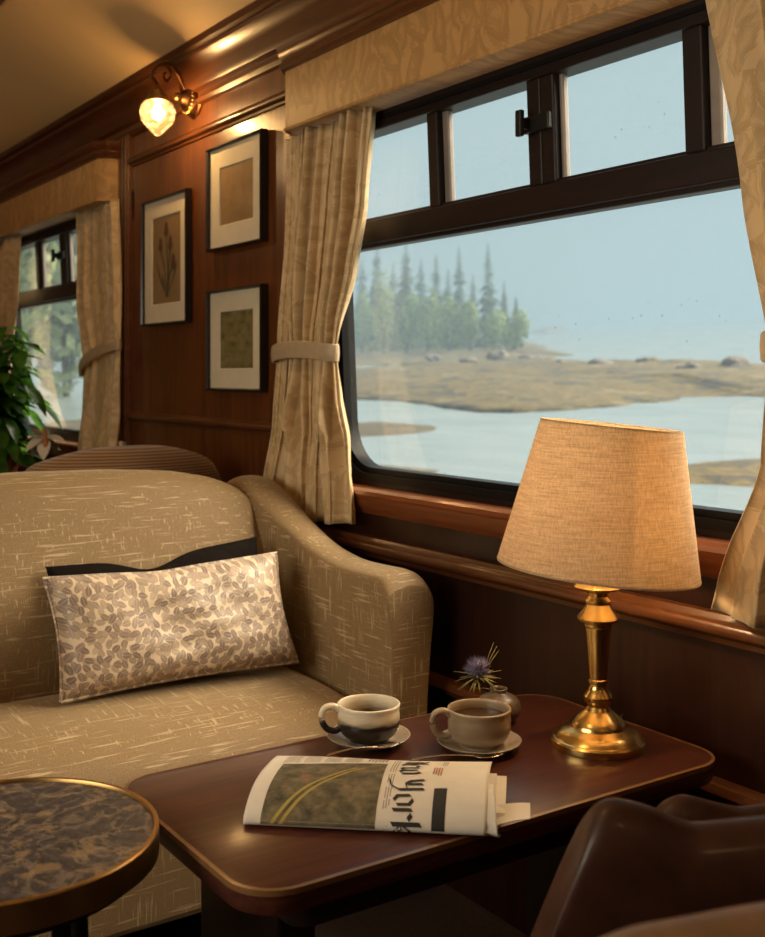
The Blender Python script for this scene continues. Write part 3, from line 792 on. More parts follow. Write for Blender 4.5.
# ------------------------------------------------------------------ round stone table
rt = thing('round_table', (.396, 1.475, 0), 'round stone-topped table with brass rim in front of the sofa', 'table')
bm = nb(); lathe(bm, (.396, 1.475, 0), [(0, .528), (.196, .528), (.196, .5485), (0, .5485)], 72); mk('stone_top', bm, M['stone'], rt, ang=30)
bm = nb(); lathe(bm, (.396, 1.475, 0), [(.196, .517), (.202, .514), (.2045, .516), (.2045, .551), (.203, .553), (.198, .553), (.196, .549), (.196, .517)], 72); mk('brass_rim', bm, M['brassrim'], rt, ang=30)
bm = nb(); lathe(bm, (.396, 1.475, 0), [(0, .50), (.185, .50), (.19, .528), (0, .528)], 48); mk('underside', bm, M['darkwood'], rt, ang=30)
for k in range(4):
    a = math.radians(20 + 90*k); x, y = (.396)+.125*math.cos(a), 1.475+.125*math.sin(a)
    bm = nb(); tube(bm, [(x, y, .50), (x+.02*math.cos(a), y+.02*math.sin(a), 0)], .012, 10); mk('leg', bm, M['black'], rt)
bm = nb(); lathe(bm, (.396, 1.475, .12), [(.12, -.006), (.134, -.006), (.134, .006), (.12, .006), (.12, -.006)], 40); mk('stretcher_ring', bm, M['black'], rt, ang=30)

# ------------------------------------------------------------------ lamp
lx, ly = 1.341, 1.336
lamp = thing('table_lamp', (lx, ly, ZT), 'lit brass candlestick lamp with tilted linen shade on the mahogany table', 'table lamp')
bm = nb(); lathe(bm, (lx, ly, ZT), [(0, 0), (.078, 0), (.0785, .002), (.0785, .012), (.076, .015), (.073, .016), (.071, .0185), (.066, .024), (.058, .029), (.050, .031), (.047, .033), (.046, .037),
        (.044, .041), (.038, .047), (.030, .054), (.022, .060), (.019, .066), (0, .066)], 64); mk('base', bm, M['brass'], lamp, ang=25)
bm = nb(); lathe(bm, (lx, ly, ZT), [(0, .066), (.018, .066), (.0185, .070), (.022, .072), (.0245, .078), (.0245, .083), (.022, .087), (.017, .093), (.0145, .100), (.0145, .104), (.0165, .106), (.0165, .110), (.0145, .112),
        (.0155, .125), (.0205, .185), (.022, .198), (.0235, .200), (.0235, .204), (.021, .206), (.028, .207), (.0345, .210), (.0355, .214), (.033, .218), (.028, .224), (.023, .231), (.020, .237), (.0215, .240), (.0215, .243), (.0185, .246),
        (.0165, .250), (.018, .256), (.024, .260), (.037, .263), (.040, .266), (.037, .269), (.012, .271), (.012, .33), (0, .33)], 48); mk('stem', bm, M['brass'], lamp, ang=25)
tilt = Matrix.Rotation(math.radians(5.5), 4, V((.5606, .8281, 0)))   # the shade sits crooked on its carrier
sc = V((lx, ly, ZT)) + V((-.007, .005, .294))
def sh(p): return tilt @ p
bm = nb()
prof = [(.1685, 0), (.1685, .003), (.120, .243), (.120, .246), (.1185, .246), (.1185, .243), (.167, .003), (.167, 0), (.1685, 0)]
prof2 = [(.1685, 0)] + [(.1685-.0505*k/10, .244*k/10) for k in range(1, 11)] + [(.1168, .244)] + [(.1672-.0504*(10-k)/10, .244*(10-k)/10) for k in range(1, 11)] + [(.1685, 0)]
lathe(bm, tuple(sc + V((.006, -.004, 0))), prof2, 72, mtx=tilt)
shd = mk('lamp_shade', bm, M['shade'], lamp, ang=40)
bm = nb()
for r, z in ((.1675, .002), (.1175, .242)):
    bm = nb(); tube(bm, [sc + V((.006, -.004, 0)) + sh(V(((r)*math.cos(2*PI*k/64), r*math.sin(2*PI*k/64), z))) for k in range(65)], .0013, 6, cap=False)
    mk('rim_binding', bm, M['shade'], shd)
bm = nb()
for a in (0, 2*PI/3, 4*PI/3): tube(bm, [sc + V((.006, -.004, 0)) + sh(V((.012*math.cos(a), .012*math.sin(a), .225))), sc + V((.006, -.004, 0)) + sh(V((.118*math.cos(a), .118*math.sin(a), .238)))], .0015, 6)
tube(bm, [sc + V((0, 0, .03)), sc + V((.004, -.002, .228))], .003, 6)
mk('shade_carrier', bm, M['brass'], shd)
bm = nb(); lathe(bm, tuple(sc + V((.003, -.002, .10))), smoothpts([(0, -.045), (.013, -.04), (.014, -.02), (.026, .008), (.028, .025), (.018, .045), (0, .052)], 3), 20); mk('bulb', bm, emit('lamp_bulb_glow', (1, .72, .4), 6), lamp)
bm = nb(); tube(bm, smoothpts([(lx+.07, ly+.02, ZT+.006), (lx+.085, ly+.03, ZT+.02), (lx+.092, ly+.032, ZT+.026)], 4), .003, 6); mk('switch', bm, M['black'], lamp)

# ------------------------------------------------------------------ crockery
def mug(c, hang, m, label, dz):
    x, y, z = c
    o = thing('mug', c, label, 'mug', 'stoneware mugs on the table')
    prof = smoothpts([(0, .004), (.024, .004), (.030, .0), (.031, .004), (.043, .014), (.0495, .030), (.0505, .046), (.0495, .060), (.051, .069), (.0505, .072), (.0475, .0715), (.0465, .060), (.0475, .046), (.046, .030), (.039, .016), (.028, .010), (0, .009)], 3)
    prof = [(r*1.04, z_*.86) for r, z_ in prof]
    bm = nb(); lathe(bm, c, prof, 48); mk('body', bm, m, o)
    d = V((math.cos(hang), math.sin(hang), 0))
    pts = smoothpts([(.048, .060), (.060, .070), (.076, .066), (.080, .046), (.072, .028), (.058, .022), (.047, .028)], 4)
    bm = nb(); tube(bm, [V(c) + d*a + V((0, 0, b*.86)) for a, b in pts], .0055, 10, flat=1.0); mk('handle', bm, m, o)
    return o
def saucer(c, label):
    bm = nb(); lathe(bm, c, smoothpts([(0, .002), (.032, .0), (.036, .0), (.040, .003), (.058, .008), (.069, .015), (.070, .0165), (.068, .0165), (.055, .011), (.038, .0065), (0, .006)], 3), 56)
    return tag(mk('saucer', bm, M['saucer'], loc=c), label, 'saucer', 'saucers under the mugs')
mL, mR = (1.026, 1.557, ZT+.0005), (1.163, 1.432, ZT+.0005)
saucer(mL, 'glazed saucer under the cream and charcoal mug'); saucer(mR, 'glazed saucer under the brown mug nearer the lamp')
hA = math.atan2(.43, -.83)
mug((mL[0], mL[1], ZT+.007), hA+.1, M['mugA'], 'cream mug with dark charcoal lower half, left of the pair', 0)
mug((mR[0], mR[1], ZT+.007), hA+.1, M['mugB'], 'brown-grey mug of coffee, right of the pair, by the vase', 0)
for c, lab in ((mR, 'black coffee filling the brown mug'),):
    bm = nb(); lathe(bm, (c[0], c[1], ZT+.007), [(0, .0475), (.0475, .0475), (.0472, .045), (0, .045)], 32)
    tag(mk('coffee', bm, M['coffee'], loc=(c[0], c[1], ZT+.053)), lab, 'coffee')
def spoon(p0, p1, z0, z1, label):
    """handle end p0 to bowl tip p1"""
    a, b = V((p0[0], p0[1], z0)), V((p1[0], p1[1], z1)); d = (b-a); Ln = d.length; t = d.normalized(); sd = t.cross(V((0, 0, 1))).normalized(); up = sd.cross(t)
    o = thing('teaspoon', tuple(a), label, 'teaspoon', 'teaspoons resting on the saucers')
    bm = nb(); pts = [a + t*Ln*.68*k/8 + up*.004*math.sin(PI*k/8) for k in range(9)]
    tube(bm, pts, [.0032, .0034, .003, .0025, .0021, .0019, .0018, .0018, .002], 8, flat=.5); mk('handle', bm, M['steel'], o)
    bm = nb(); R = []
    for i in range(9):
        s = i/8; w = .0125*math.sin(PI*min(1, .08+.92*s)**.9)**.8 if 0 < s < 1 else .001
        R.append([a + t*Ln*(.67+.33*s) + sd*w*q + up*(-.0045*(1-q*q)*math.sin(PI*s)) for q in (-1, -.6, -.2, .2, .6, 1)])
    loft(bm, R, False, False); mk('bowl', bm, M['steel'], o, solid=.0012)
FR = V((.8281, -.5606, 0))
def at(px, py, z):
    k = (px-382.5)/1109.0; t = (z-H)/((375-py)/1109.0)
    return ((.5606+.8281*k)*t, (.8281-.5606*k)*t)
spoon(at(327, 757, ZT+.012), at(400, 746, ZT+.012), ZT+.014, ZT+.018, 'teaspoon on the saucer of the cream and charcoal mug')
spoon(at(411, 759.5, ZT+.012), at(504, 757, ZT+.012), ZT+.011, ZT+.017, 'teaspoon on the saucer of the brown coffee mug')
# bud vase and thistle
vx, vy = 1.282, 1.524
bm = nb(); lathe(bm, (vx, vy, ZT), smoothpts([(0, .001), (.018, .0), (.022, .002), (.036, .014), (.040, .028), (.034, .043), (.020, .051), (.015, .054), (.016, .060), (.0145, .061), (.0125, .054), (.018, .046), (.028, .03), (.028, .018), (0, .006)], 3), 36)
tag(mk('bud_vase', bm, M['vase'], loc=(vx, vy, ZT)), 'small round brown bud vase behind the coffee mug', 'vase')
th = thing('thistle', (vx, vy, ZT+.02), 'purple sea holly thistle flower standing in the bud vase', 'flower')
hc = V((1.249, 1.542, ZT+.094))
bm = nb(); tube(bm, [(vx, vy, ZT+.012), (vx-.003, vy+.002, ZT+.055), tuple(hc)], .002, 6); mk('stem', bm, M['bract'], th)
rnd = random.Random(3)
bm = nb()
for k in range(240):
    zc = rnd.uniform(-.35, 1); a = rnd.uniform(0, 2*PI); r = math.sqrt(max(0, 1-zc*zc)); d = V((r*math.cos(a), r*math.sin(a), zc))
    q = hc + d*.010; e = hc + d*rnd.uniform(.023, .031)
    s = d.cross(V((.3, .5, .2))).normalized()*.0011; s2 = d.cross(s).normalized()*.0011
    v = [bm.verts.new(p) for p in (q+s, q-s*.5+s2, q-s*.5-s2, e)]
    for f in ((0, 1, 3), (1, 2, 3), (2, 0, 3)): bm.faces.new([v[i] for i in f])
bmesh.ops.create_icosphere(bm, subdivisions=2, radius=.014, matrix=Matrix.Translation(hc))
mk('flower_head', bm, M['thistle'], th, ang=0)
bm = nb()
def spike(p, d, Ln, w):
    d = d.normalized(); s = d.cross(V((0, 0, 1)));
    if s.length < .01: s = V((1, 0, 0))
    s.normalize(); u = s.cross(d)
    v = [bm.verts.new(x) for x in (p+s*w, p-s*w, p+d*Ln*.5+s*w*.8+u*Ln*.05, p+d*Ln*.5-s*w*.8+u*Ln*.05, p+d*Ln)]
    bm.faces.new((v[0], v[1], v[3], v[2])); bm.faces.new((v[2], v[3], v[4]))
for k in range(34):
    a = 2*PI*k/34*3.2; el = rnd.uniform(-.7, .25)
    spike(hc + V((0, 0, -.012)), V((math.cos(a), math.sin(a), el)), rnd.uniform(.03, .045), .0022)
for dx, Ln in ((.55, .055), (.35, .06), (.75, .05)): spike(hc + V((.012, -.006, -.008)), V((.5*dx, -.35*dx, .8)), Ln, .0028)
spike(V((vx, vy, ZT+.055)), V((-.8, .54, .12)), .05, .0025)
mk('bracts', bm, M['bract'], th, solid=.0006, ang=0)

# ------------------------------------------------------------------ newspaper
NP0 = V((.692, 1.363, ZT+.0005)); NU_ = V((.751, -.660, 0)); NV_ = V((.660, .751, 0)); NWID = .332
npaper = thing('newspaper', tuple(NP0), 'folded broadsheet newspaper lying at the front of the mahogany table', 'newspaper')
def npath(off=0.0):
    p = smoothpts([(.220, .032), (.18, .043), (.13, .051), (.095, .052), (.06, .048), (.03, .038), (.010, .025), (.002, .013), (.007, .004), (.04, .0015), (.21, .001)], 8)
    return p
PATH = npath(); cum = [0]
for a, b in zip(PATH, PATH[1:]): cum.append(cum[-1] + math.hypot(b[0]-a[0], b[1]-a[1]))
def sheet(u, s, off=0.0):
    """u metres along the fold, s metres from the far edge over the fold"""
    s = max(0, min(s, cum[-1]-1e-6))
    for i in range(len(cum)-1):
        if s <= cum[i+1]:
            f = (s-cum[i])/(cum[i+1]-cum[i]); a, b = PATH[i], PATH[i+1]
            v = a[0]+(b[0]-a[0])*f; w = a[1]+(b[1]-a[1])*f
            tx, tw = b[0]-a[0], b[1]-a[1]; l = math.hypot(tx, tw); nx, nw = tw/l, -tx/l
            break
    q = u/NWID
    w2 = w*(.72+.28*q) if s < .26 else w
    sk = .018*(q-.5)*(v/.2)          # far edge a little skewed
    w2 += .0012*math.sin(q*7+v*30)*(1 if s < .2 else 0)*min(1, v/.05)
    return NP0 + NU_*u + NV_*(v*(1-.06*q)+nx*off) + V((0, 0, max(w2, .0006) + nw*off)) + NU_*sk*.2
bm = nb(); nu, ns = 60, 90
SM = .268
R = loft(bm, [[sheet(NWID*i/nu, (cum[-1]-.005)*j/ns) for i in range(nu+1)] for j in range(ns+1)], False, False)
outer = mk('outer_sheet', bm, M['paper'], npaper, solid=.0009, ang=0)
def patch(bm, u0, u1, s0, s1, off=.0009, mi=0, n=10):
    loft(bm, [[sheet(u0+(u1-u0)*i/n, s0+(s1-s0)*j/n, off) for i in range(n+1)] for j in range(n+1)], False, False, mi=mi)
# front-page photograph
def newsphoto():
    m, nt, b = mat('news_photograph')
    v = coords(nt)
    base = ramp(nt, nz(nt, v, 45, 5), [(.3, (.045, .038, .024)), (.5, (.14, .115, .06)), (.7, (.27, .2, .11))])
    red = ramp(nt, nz(nt, v, 30, 2), [(.64, (0, 0, 0)), (.7, (1, 1, 1))])
    c = mixc(nt, math_(nt, 'MULTIPLY', red, .7), base, (.35, .12, .07))
    L(nt, c, b.inputs['Base Color']); b.inputs['Roughness'].default_value = .75; return m
bm = nb(); patch(bm, .024, .182, .066, .252, n=24); ph = mk('photograph', bm, newsphoto(), outer, ang=0)
bm = nb()
for off in (0, .012):   # pale curving path in the photograph
    pts = smoothpts([(.04+off, .235), (.062+off, .19), (.085+off, .15), (.115+off, .115), (.14+off, .095)], 6)
    for a, b in zip(pts, pts[1:]):
        bm.faces.new([bm.verts.new(sheet(p[0]+d, p[1], .0014)) for p, d in ((a, -.0028), (a, .0028), (b, .0028), (b, -.0028))])
bmesh.ops.remove_doubles(bm, verts=bm.verts, dist=1e-5)
mk('photograph_path', bm, plain('photo_yellow', (.42, .33, .08), .8), ph, smooth=False)
# columns of text as fine printed lines (too small to read)
bm = nb(); rnd = random.Random(5)
def textcol(u0, u1, s0, s1, step=.0034, th_=.0013, vert=False):
    s = s0
    while s < s1:
        e = u1 - rnd.random()*.15*(u1-u0)
        bm.faces.new([bm.verts.new(sheet(u, q, .0011)) for u, q in ((u0, s), (e, s), (e, s+th_), (u0, s+th_))]); s += step
def textcolv(u0, u1, s0, s1, step=.0034, th_=.0013):
    u = u0
    while u < u1:
        n = 6; e = s1 - rnd.random()*.2*(s1-s0)
        a = [bm.verts.new(sheet(u, s0+(e-s0)*k/n, .0011)) for k in range(n+1)]; b = [bm.verts.new(sheet(u+th_, s0+(e-s0)*k/n, .0011)) for k in range(n+1)]
        for k in range(n): bm.faces.new((a[k], a[k+1], b[k+1], b[k]))
        u += step
for k in range(4): textcol(.022+k*.031, .049+k*.031, .010, .058)
textcolv(.150, .180, .014, .058, .0052, .0026)
textcolv(.190, .199, .03, .24, .0036, .0012)
textcolv(.262, .270, .02, .075, .003)
mk('text_columns', bm, M['inkgrey'], outer, smooth=False)
bm = nb(); textcolv(.252, .266, .085, .13, .0036, .0022); mk('red_heading', bm, M['inkred'], outer, smooth=False)
bm = nb(); patch(bm, .258, .276, .165, .25, n=12); mk('dark_picture', bm, M['ink'], outer, ang=0)
# blackletter masthead running over the fold
GL = {'N': (.95, [[(0, 1.35), (.16, 1.2), (.16, .12), (0, 0)], [(.16, 1.25), (.68, .1)], [(.68, 1.4), (.68, .1)]]),
      'e': (.72, [[(.5, .18), (.25, 0), (.03, .16), (.03, .84), (.27, 1), (.48, .8), (.03, .48)]]),
      'w': (1.1, [[(0, 1), (.05, .15), (.22, 0), (.42, .15), (.42, .95)], [(.42, .15), (.6, 0), (.82, .15), (.82, .9), (.7, 1.15)]]),
      'Y': (1.05, [[(0, 1.45), (.08, .75), (.3, .5), (.68, .62)], [(.7, 1.5), (.7, .2), (.35, -.3), (-.15, -.42)], [(.34, 1.4), (.34, .6)]]),
      'o': (.78, [[(.03, .16), (.03, .84), (.3, 1), (.55, .82), (.55, .18), (.28, 0), (.03, .16)]]),
      'r': (.62, [[(.05, 0), (.05, 1)], [(.05, .8), (.28, 1), (.48, .82)]]),
      'k': (.75, [[(.05, 0), (.05, 1.5)], [(.05, .5), (.35, 1), (.5, .82)], [(.15, .5), (.52, 0)]]), ' ': (.4, [])}
bm = nb(); hx = .0265; s = .034
for ch in 'New York':
    adv, strokes = GL[ch]
    for st in strokes:
        for a, b in zip(st, st[1:]):
            nn = 3
            for k in range(nn):
                p = (a[0]+(b[0]-a[0])*k/nn, a[1]+(b[1]-a[1])*k/nn); q = (a[0]+(b[0]-a[0])*(k+1)/nn, a[1]+(b[1]-a[1])*(k+1)/nn)
                nx, ny = .09, .065
                quad = [(p[0]-nx, p[1]-ny), (p[0]+nx, p[1]+ny), (q[0]+nx, q[1]+ny), (q[0]-nx, q[1]-ny)]
                try: bm.faces.new([bm.verts.new(sheet(.204 + y*hx, s + x*hx*1.3, .0013)) for x, y in quad])
                except Exception: pass
    s += adv*hx*1.3
mk('masthead', bm, M['ink'], outer, smooth=False)
# inner pages showing at the far edge and the right end
for k, (dv, du, z0, z1) in enumerate(((.012, .006, .004, .013), (.006, .010, .014, .023), (.016, .004, .024, .031))):
    bm = nb(); rings = []
    for i in range(21):
        u = NWID*i/20*(1+du*1.2) + (du*2 if i == 20 else 0)
        q = u/NWID
        pr = [(.030+.01*k, z0), (.21-dv, z0*.8), (.212-dv, (z0+z1)/2*.8), (.21-dv, z1*.8), (.030+.01*k, z1), (.022+.01*k, (z0+z1)/2)]
        rings.append([NP0 + NU_*u + NV_*(v*(1-.06*q)) + V((0, 0, w*(.75+.25*q))) for v, w in pr])
    loft(bm, rings); mk('inner_pages', bm, M['paper'], npaper, ang=30)
bm = nb()   # loose corner of an inner page sticking out at the right front
rings = []
for i in range(9):
    u = NWID-.03 + (.088)*i/8; w = .010 + .012*math.sin(PI*.5*i/8)**2
    rings.append([NP0 + NU_*u + NV_*v + V((0, 0, w+dz)) for v, dz in ((.002+.022*i/8, 0), (.07-.006*i/8, .006), (.07-.006*i/8, .0068), (.002+.022*i/8, .0012))])
loft(bm, rings); mk('loose_page', bm, M['paper'], npaper, ang=30)
bm = nb(); rings = []   # outer sheet flaring at the right end
for i in range(8):
    u = NWID-.002 + .022*i/7; f = i/7
    pr = [(s_) for s_ in (.15, .175, .2, .22, .235, .25, .262)]
    rings.append([sheet(NWID-.001, q, 0) + NU_*(.02*f*(.4+.6*k/6)) - NV_*(.006*f*f*k/6) for k, q in enumerate(pr)])
loft(bm, rings, False, False); mk('curled_edge', bm, M['paper'], npaper, solid=.0008, ang=0)

# ------------------------------------------------------------------ leather chairs at the lower right
F2 = V((.5606, .8281, 0)); R2 = V((.8281, -.5606, 0))
def rel(d, u, z): p = F2*d + R2*u; return V((p.x, p.y, z))
cb = rel(1.2, .47, 0)
lc = thing('leather_chair', tuple(cb), 'brown leather chair with a rolled saddle-shaped back, lower right by the table', 'chair')
def backshell(d0, uc, hw, prof, th, lean, wrap, m, par, nm, zb=.28):
    bm = nb(); rings = []; n = 40
    for i in range(n+1):
        q = -1 + 2*i/n
        zt = lerp(prof, q); e = 1-abs(q)**6*.5
        tt = th*(.35+.65*e)
        dd = d0 + wrap*q*q
        def uu(z):   # flares out towards the bottom
            return uc + hw*q*(1 + .62*max(0, (zt-z))/.4)
        pr = [(dd-tt*.75, zb), (dd-tt*.95, zb+(zt-zb)*.5), (dd-tt*1.0, zt-.09), (dd-tt*.95, zt-.045), (dd-tt*.7, zt-.015), (dd-tt*.2, zt), (dd+tt*.35, zt-.008), (dd+tt*.75, zt-.035), (dd+tt*.9, zt-.09), (dd+tt*.8, zb+(zt-zb)*.5), (dd+tt*.6, zb)]
        rings.append([rel(y - lean*(z-zb), uu(z), z) for y, z in pr])
    loft(bm, rings); return mk(nm, bm, m, par, sub=1)
backshell(1.15, .467, .27, [(-1, .64), (-.95, .70), (-.88, .722), (-.76, .716), (-.55, .694), (-.3, .70), (0, .712), (.3, .70), (.55, .694), (.8, .72), (.9, .728), (1, .655)], .045, .02, -.0, M['leather'], lc, 'backrest')
backshell(1.265, .51, .215, [(-1, .63), (-.92, .668), (-.8, .680), (-.5, .665), (0, .68), (.5, .69), (.8, .715), (1, .665)], .035, .02, 0, M['leather'], lc, 'back_cushion')
def obox(par, nm, d0, d1, u0, u1, z0, z1, m, bev):
    bm = nb(); loft(bm, [[rel(d, u, z) for d, u in ((d0, u0), (d1, u0), (d1, u1), (d0, u1))] for z in (z0, z1)]); return mk(nm, bm, m, par, bevel=bev)
obox(lc, 'seat', 1.16, 1.42, .27, .73, .22, .40, M['leather'], .03)
for d in (1.18, 1.4):
    for u in (.3, .7): obox(lc, 'leg', d-.015, d+.015, u-.015, u+.015, 0, .225, M['darkwood'], .003)
tc = thing('tan_chair', tuple(rel(.72, .35, 0)), 'blurred tan leather chair back at the bottom right corner', 'chair')
backshell(.74, .46, .38, [(-1, .73), (-.9, .764), (-.75, .787), (-.5, .803), (-.2, .810), (.2, .805), (.6, .80), (.9, .76), (1, .70)], .05, .0, .0, M['leathertan'], tc, 'backrest', .3)
obox(tc, 'seat', .46, .72, .2, .72, .24, .42, M['leathertan'], .03)
for d in (.5, .70):
    for u in (.25, .68): obox(tc, 'leg', d-.015, d+.015, u-.015, u+.015, 0, .245, M['darkwood'], .003)

# ------------------------------------------------------------------ plant on its stand at the far window
px_, py_ = 1.20, 4.52
st = thing('plant_stand', (px_, py_, 0), 'wooden stand under the potted plant by the far window', 'stand')
bm = nb(); lathe(bm, (px_, py_, 0), [(0, .66), (.17, .66), (.172, .665), (.172, .685), (.17, .69), (0, .69)], 40); mk('top', bm, M['tablewood'], st, ang=30)
bm = nb(); lathe(bm, (px_, py_, 0), [(0, 0), (.13, 0), (.13, .02), (.04, .05), (.025, .1), (.03, .5), (.06, .66), (0, .66)], 30); mk('pedestal', bm, M['tablewood'], st)
pl = thing('potted_plant', (px_, py_, .69), 'bushy dark green leafy plant in a terracotta pot before the far window', 'plant')
bm = nb(); lathe(bm, (px_, py_, .69), [(0, 0), (.07, 0), (.09, .12), (.097, .12), (.097, .15), (.085, .15), (.08, .13), (0, .13)], 32); mk('pot', bm, M['terracotta'], pl, ang=30)
bm = nb(); lathe(bm, (px_, py_, .69), [(0, .13), (.082, .13), (.082, .122), (0, .122)], 24); mk('soil', bm, M['soil'], pl)
rnd = random.Random(11); bs, bl = nb(), nb()
def leaf(bm, p, d, Ln, w, droop):
    d = d.normalized(); s = d.cross(V((0, 0, 1)))
    if s.length < .05: s = V((1, 0, 0))
    s.normalize(); s = (s + V((0, 0, rnd.uniform(-.4, .4)))).normalized(); u = s.cross(d).normalized()
    rows = []
    for i in range(6):
        t_ = i/5; ww = w*math.sin(PI*min(1, t_*.93+.04))**.8 if i < 5 else .0006
        c = p + d*Ln*t_ + V((0, 0, -droop*t_*t_)); rows.append([c - s*ww + u*ww*.25, c, c + s*ww + u*ww*.25])
    loft(bm, rows, False, False)
for k in range(17):
    a = rnd.uniform(0, 2*PI); hgt = rnd.uniform(.22, .56); sp = rnd.uniform(.03, .17)
    base = V((px_, py_, .82)); top = base + V((sp*math.cos(a), sp*math.sin(a), hgt)); mid = base + V((sp*.35*math.cos(a), sp*.35*math.sin(a), hgt*.55))
    pts = [V(p) for p in smoothpts([tuple(base), tuple(mid), tuple(top)], 6)]
    tube(bs, pts, .004, 6)
    for p in pts[3:]:
        for q in range(3):
            b = rnd.uniform(0, 2*PI); d = V((math.cos(b), math.sin(b), rnd.uniform(-.5, .4)))
            leaf(bl, p + d*.01, d, rnd.uniform(.08, .14), rnd.uniform(.018, .03), rnd.uniform(.02, .06))
for k in range(70):
    b = rnd.uniform(0, 2*PI); r = rnd.uniform(.04, .16); p = V((px_+r*math.cos(b), py_+r*math.sin(b), rnd.uniform(.80, 1.2))); d = V((math.cos(b), math.sin(b), rnd.uniform(-.9, .1)))
    leaf(bl, p, d, rnd.uniform(.09, .14), rnd.uniform(.02, .032), rnd.uniform(.03, .07))
mk('stems', bs, M['plantstem'], pl); mk('foliage', bl, M['plantleaf'], pl, ang=0)
fx = V((1.335, 4.33, .905)); bm = nb()
for k in range(7):
    a = PI*.5*k/6*1.6 - .6; d = V((math.cos(a)*.75, -math.sin(a)*.1-.2, math.sin(a)*.9)); leaf(bm, fx, V((math.cos(k*.9), math.sin(k*.9)*.6, .35*math.cos(k*2.0)-.2)), .085, .026, .03)
fl = mk('flower', bm, M['petal'], pl, ang=0); fl['label'] = 'white frilled bloom'
bm = nb(); tube(bm, [fx + V((-.01, -.03, .04)), fx + V((0, -.03, -.05))], .009, 8); mk('flower_centre', bm, plain('flower_copper', (.5, .2, .07), .6), fl)

# ------------------------------------------------------------------ outside: a canted shore seen from the train
CANT = .067
def gz_(x): return -3.0 + CANT*(x-1.6)
def ground(px, py, dz=0.0):
    """where a line of sight meets the canted shore plane"""
    k = (px-382.5)/1109.0; dx, dy, dzr = .5606+.8281*k, .8281-.5606*k, (375-py)/1109.0
    t = (-3.0+dz - CANT*1.6 - H)/(dzr - CANT*dx)
    return V((dx*t, dy*t, H+dzr*t))
def wavy_water():
    m, nt, b = mat('calm_sea')
    f = nz(nt, coords(nt, (.5, .15, .5)), 1.0, 4)
    L(nt, ramp(nt, f, [(.3, (.20, .26, .29)), (.7, (.27, .33, .36))]), b.inputs['Base Color'])
    b.inputs['Roughness'].default_value = .25; b.inputs['IOR'].default_value = 1.33
    bump(nt, b, nz(nt, coords(nt, (1.5, .5, 1)), 1.5, 3), .25, .1)
    return m
bm = nb(); bm.faces.new([bm.verts.new((x, y, gz_(x))) for x, y in ((1.9, -400), (2500, -400), (2500, 3500), (1.9, 3500))])
o = mk('sea', bm, wavy_water(), smooth=False); tag(o, 'pale grey sea stretching out beyond the seaweed spit', 'sea', kind='structure')
def weed(name, cols):
    m, nt, b = mat(name)
    f = nz(nt, coords(nt, (1.6, .8, 1)), .3, 8, .72)
    L(nt, ramp(nt, f, cols), b.inputs['Base Color']); b.inputs['Roughness'].default_value = .85
    return m
M['weed'] = weed('seaweed_shore', [(.36, (.06, .06, .065)), (.45, (.035, .033, .026)), (.5, (.17, .125, .04)), (.56, (.06, .05, .03)), (.62, (.20, .15, .06)), (.7, (.2, .21, .22))])
M['mud'] = weed('tidal_mud', [(.4, (.055, .05, .035)), (.55, (.085, .07, .04)), (.65, (.12, .12, .11))])
def shoal(name, pix, h, m, label, nseg=8, seed=0, cat='shore'):
    """low mound: outline from points on the shore plane, raised in the middle"""
    pts = [ground(*p) for p in pix]; c = sum(pts, V())/len(pts)
    bm = nb(); ol = []
    n = len(pts)
    for i in range(n):
        for k in range(nseg):
            p = pts[i].lerp(pts[(i+1) % n], k/nseg); ol.append(p)
    rings = []
    for s in (1.0, .93, .85, .72, .55, .35, .15):
        r = []
        for p in ol:
            q = c + (p-c)*s; nn = noise.fractal(V((q.x*.12, q.y*.12, seed)), 1.0, 2.0, 4)
            jit = 1 + .06*nn; q = c + (q-c)*jit
            r.append(V((q.x, q.y, gz_(q.x) - .05 + h*(1-s**3)*(1+.5*nn) + (.12*h*noise.noise(V((q.x*.6, q.y*.6, seed))) if s < 1 else 0))))
        rings.append(r)
    loft(bm, rings, True, True); o = mk(name, bm, m, loc=tuple(c), ang=0)
    tag(o, label, cat, kind='structure'); return o
shoal('shore_spit', [(300, 372), (420, 366), (520, 358), (600, 362), (700, 365), (800, 366), (860, 372), (850, 402), (770, 398), (650, 405), (560, 410), (480, 412), (400, 404), (320, 398)], .9, M['weed'], 'long seaweed-covered spit across the water', 10, 1)
shoal('mud_bank', [(300, 424), (380, 420), (440, 424), (470, 432), (400, 438), (320, 442)], .12, M['mud'], 'low brown tidal bank at the left of the window', 8, 2)
shoal('weed_bank', [(640, 470), (700, 461), (780, 456), (860, 460), (840, 486), (740, 489), (660, 484)], .15, M['weed'], 'yellow seaweed patch in the near water on the right', 8, 3)
shoal('near_bank', [(300, 462), (380, 464), (450, 470), (430, 482), (330, 484)], .1, M['mud'], 'thin muddy bank below the window at the left', 8, 5)
shoal('headland', [(250, 352), (360, 344), (440, 336), (510, 337), (545, 346), (575, 355), (540, 362), (440, 366), (330, 368)], 1.2, M['weed'], 'wooded headland on the left of the sea view', 8, 4)
shoal('islet', [(528, 333), (545, 331), (566, 330), (572, 331.5), (545, 334)], 2.5, M['rock'], 'faint low islet far out in the mist', 6, 6)

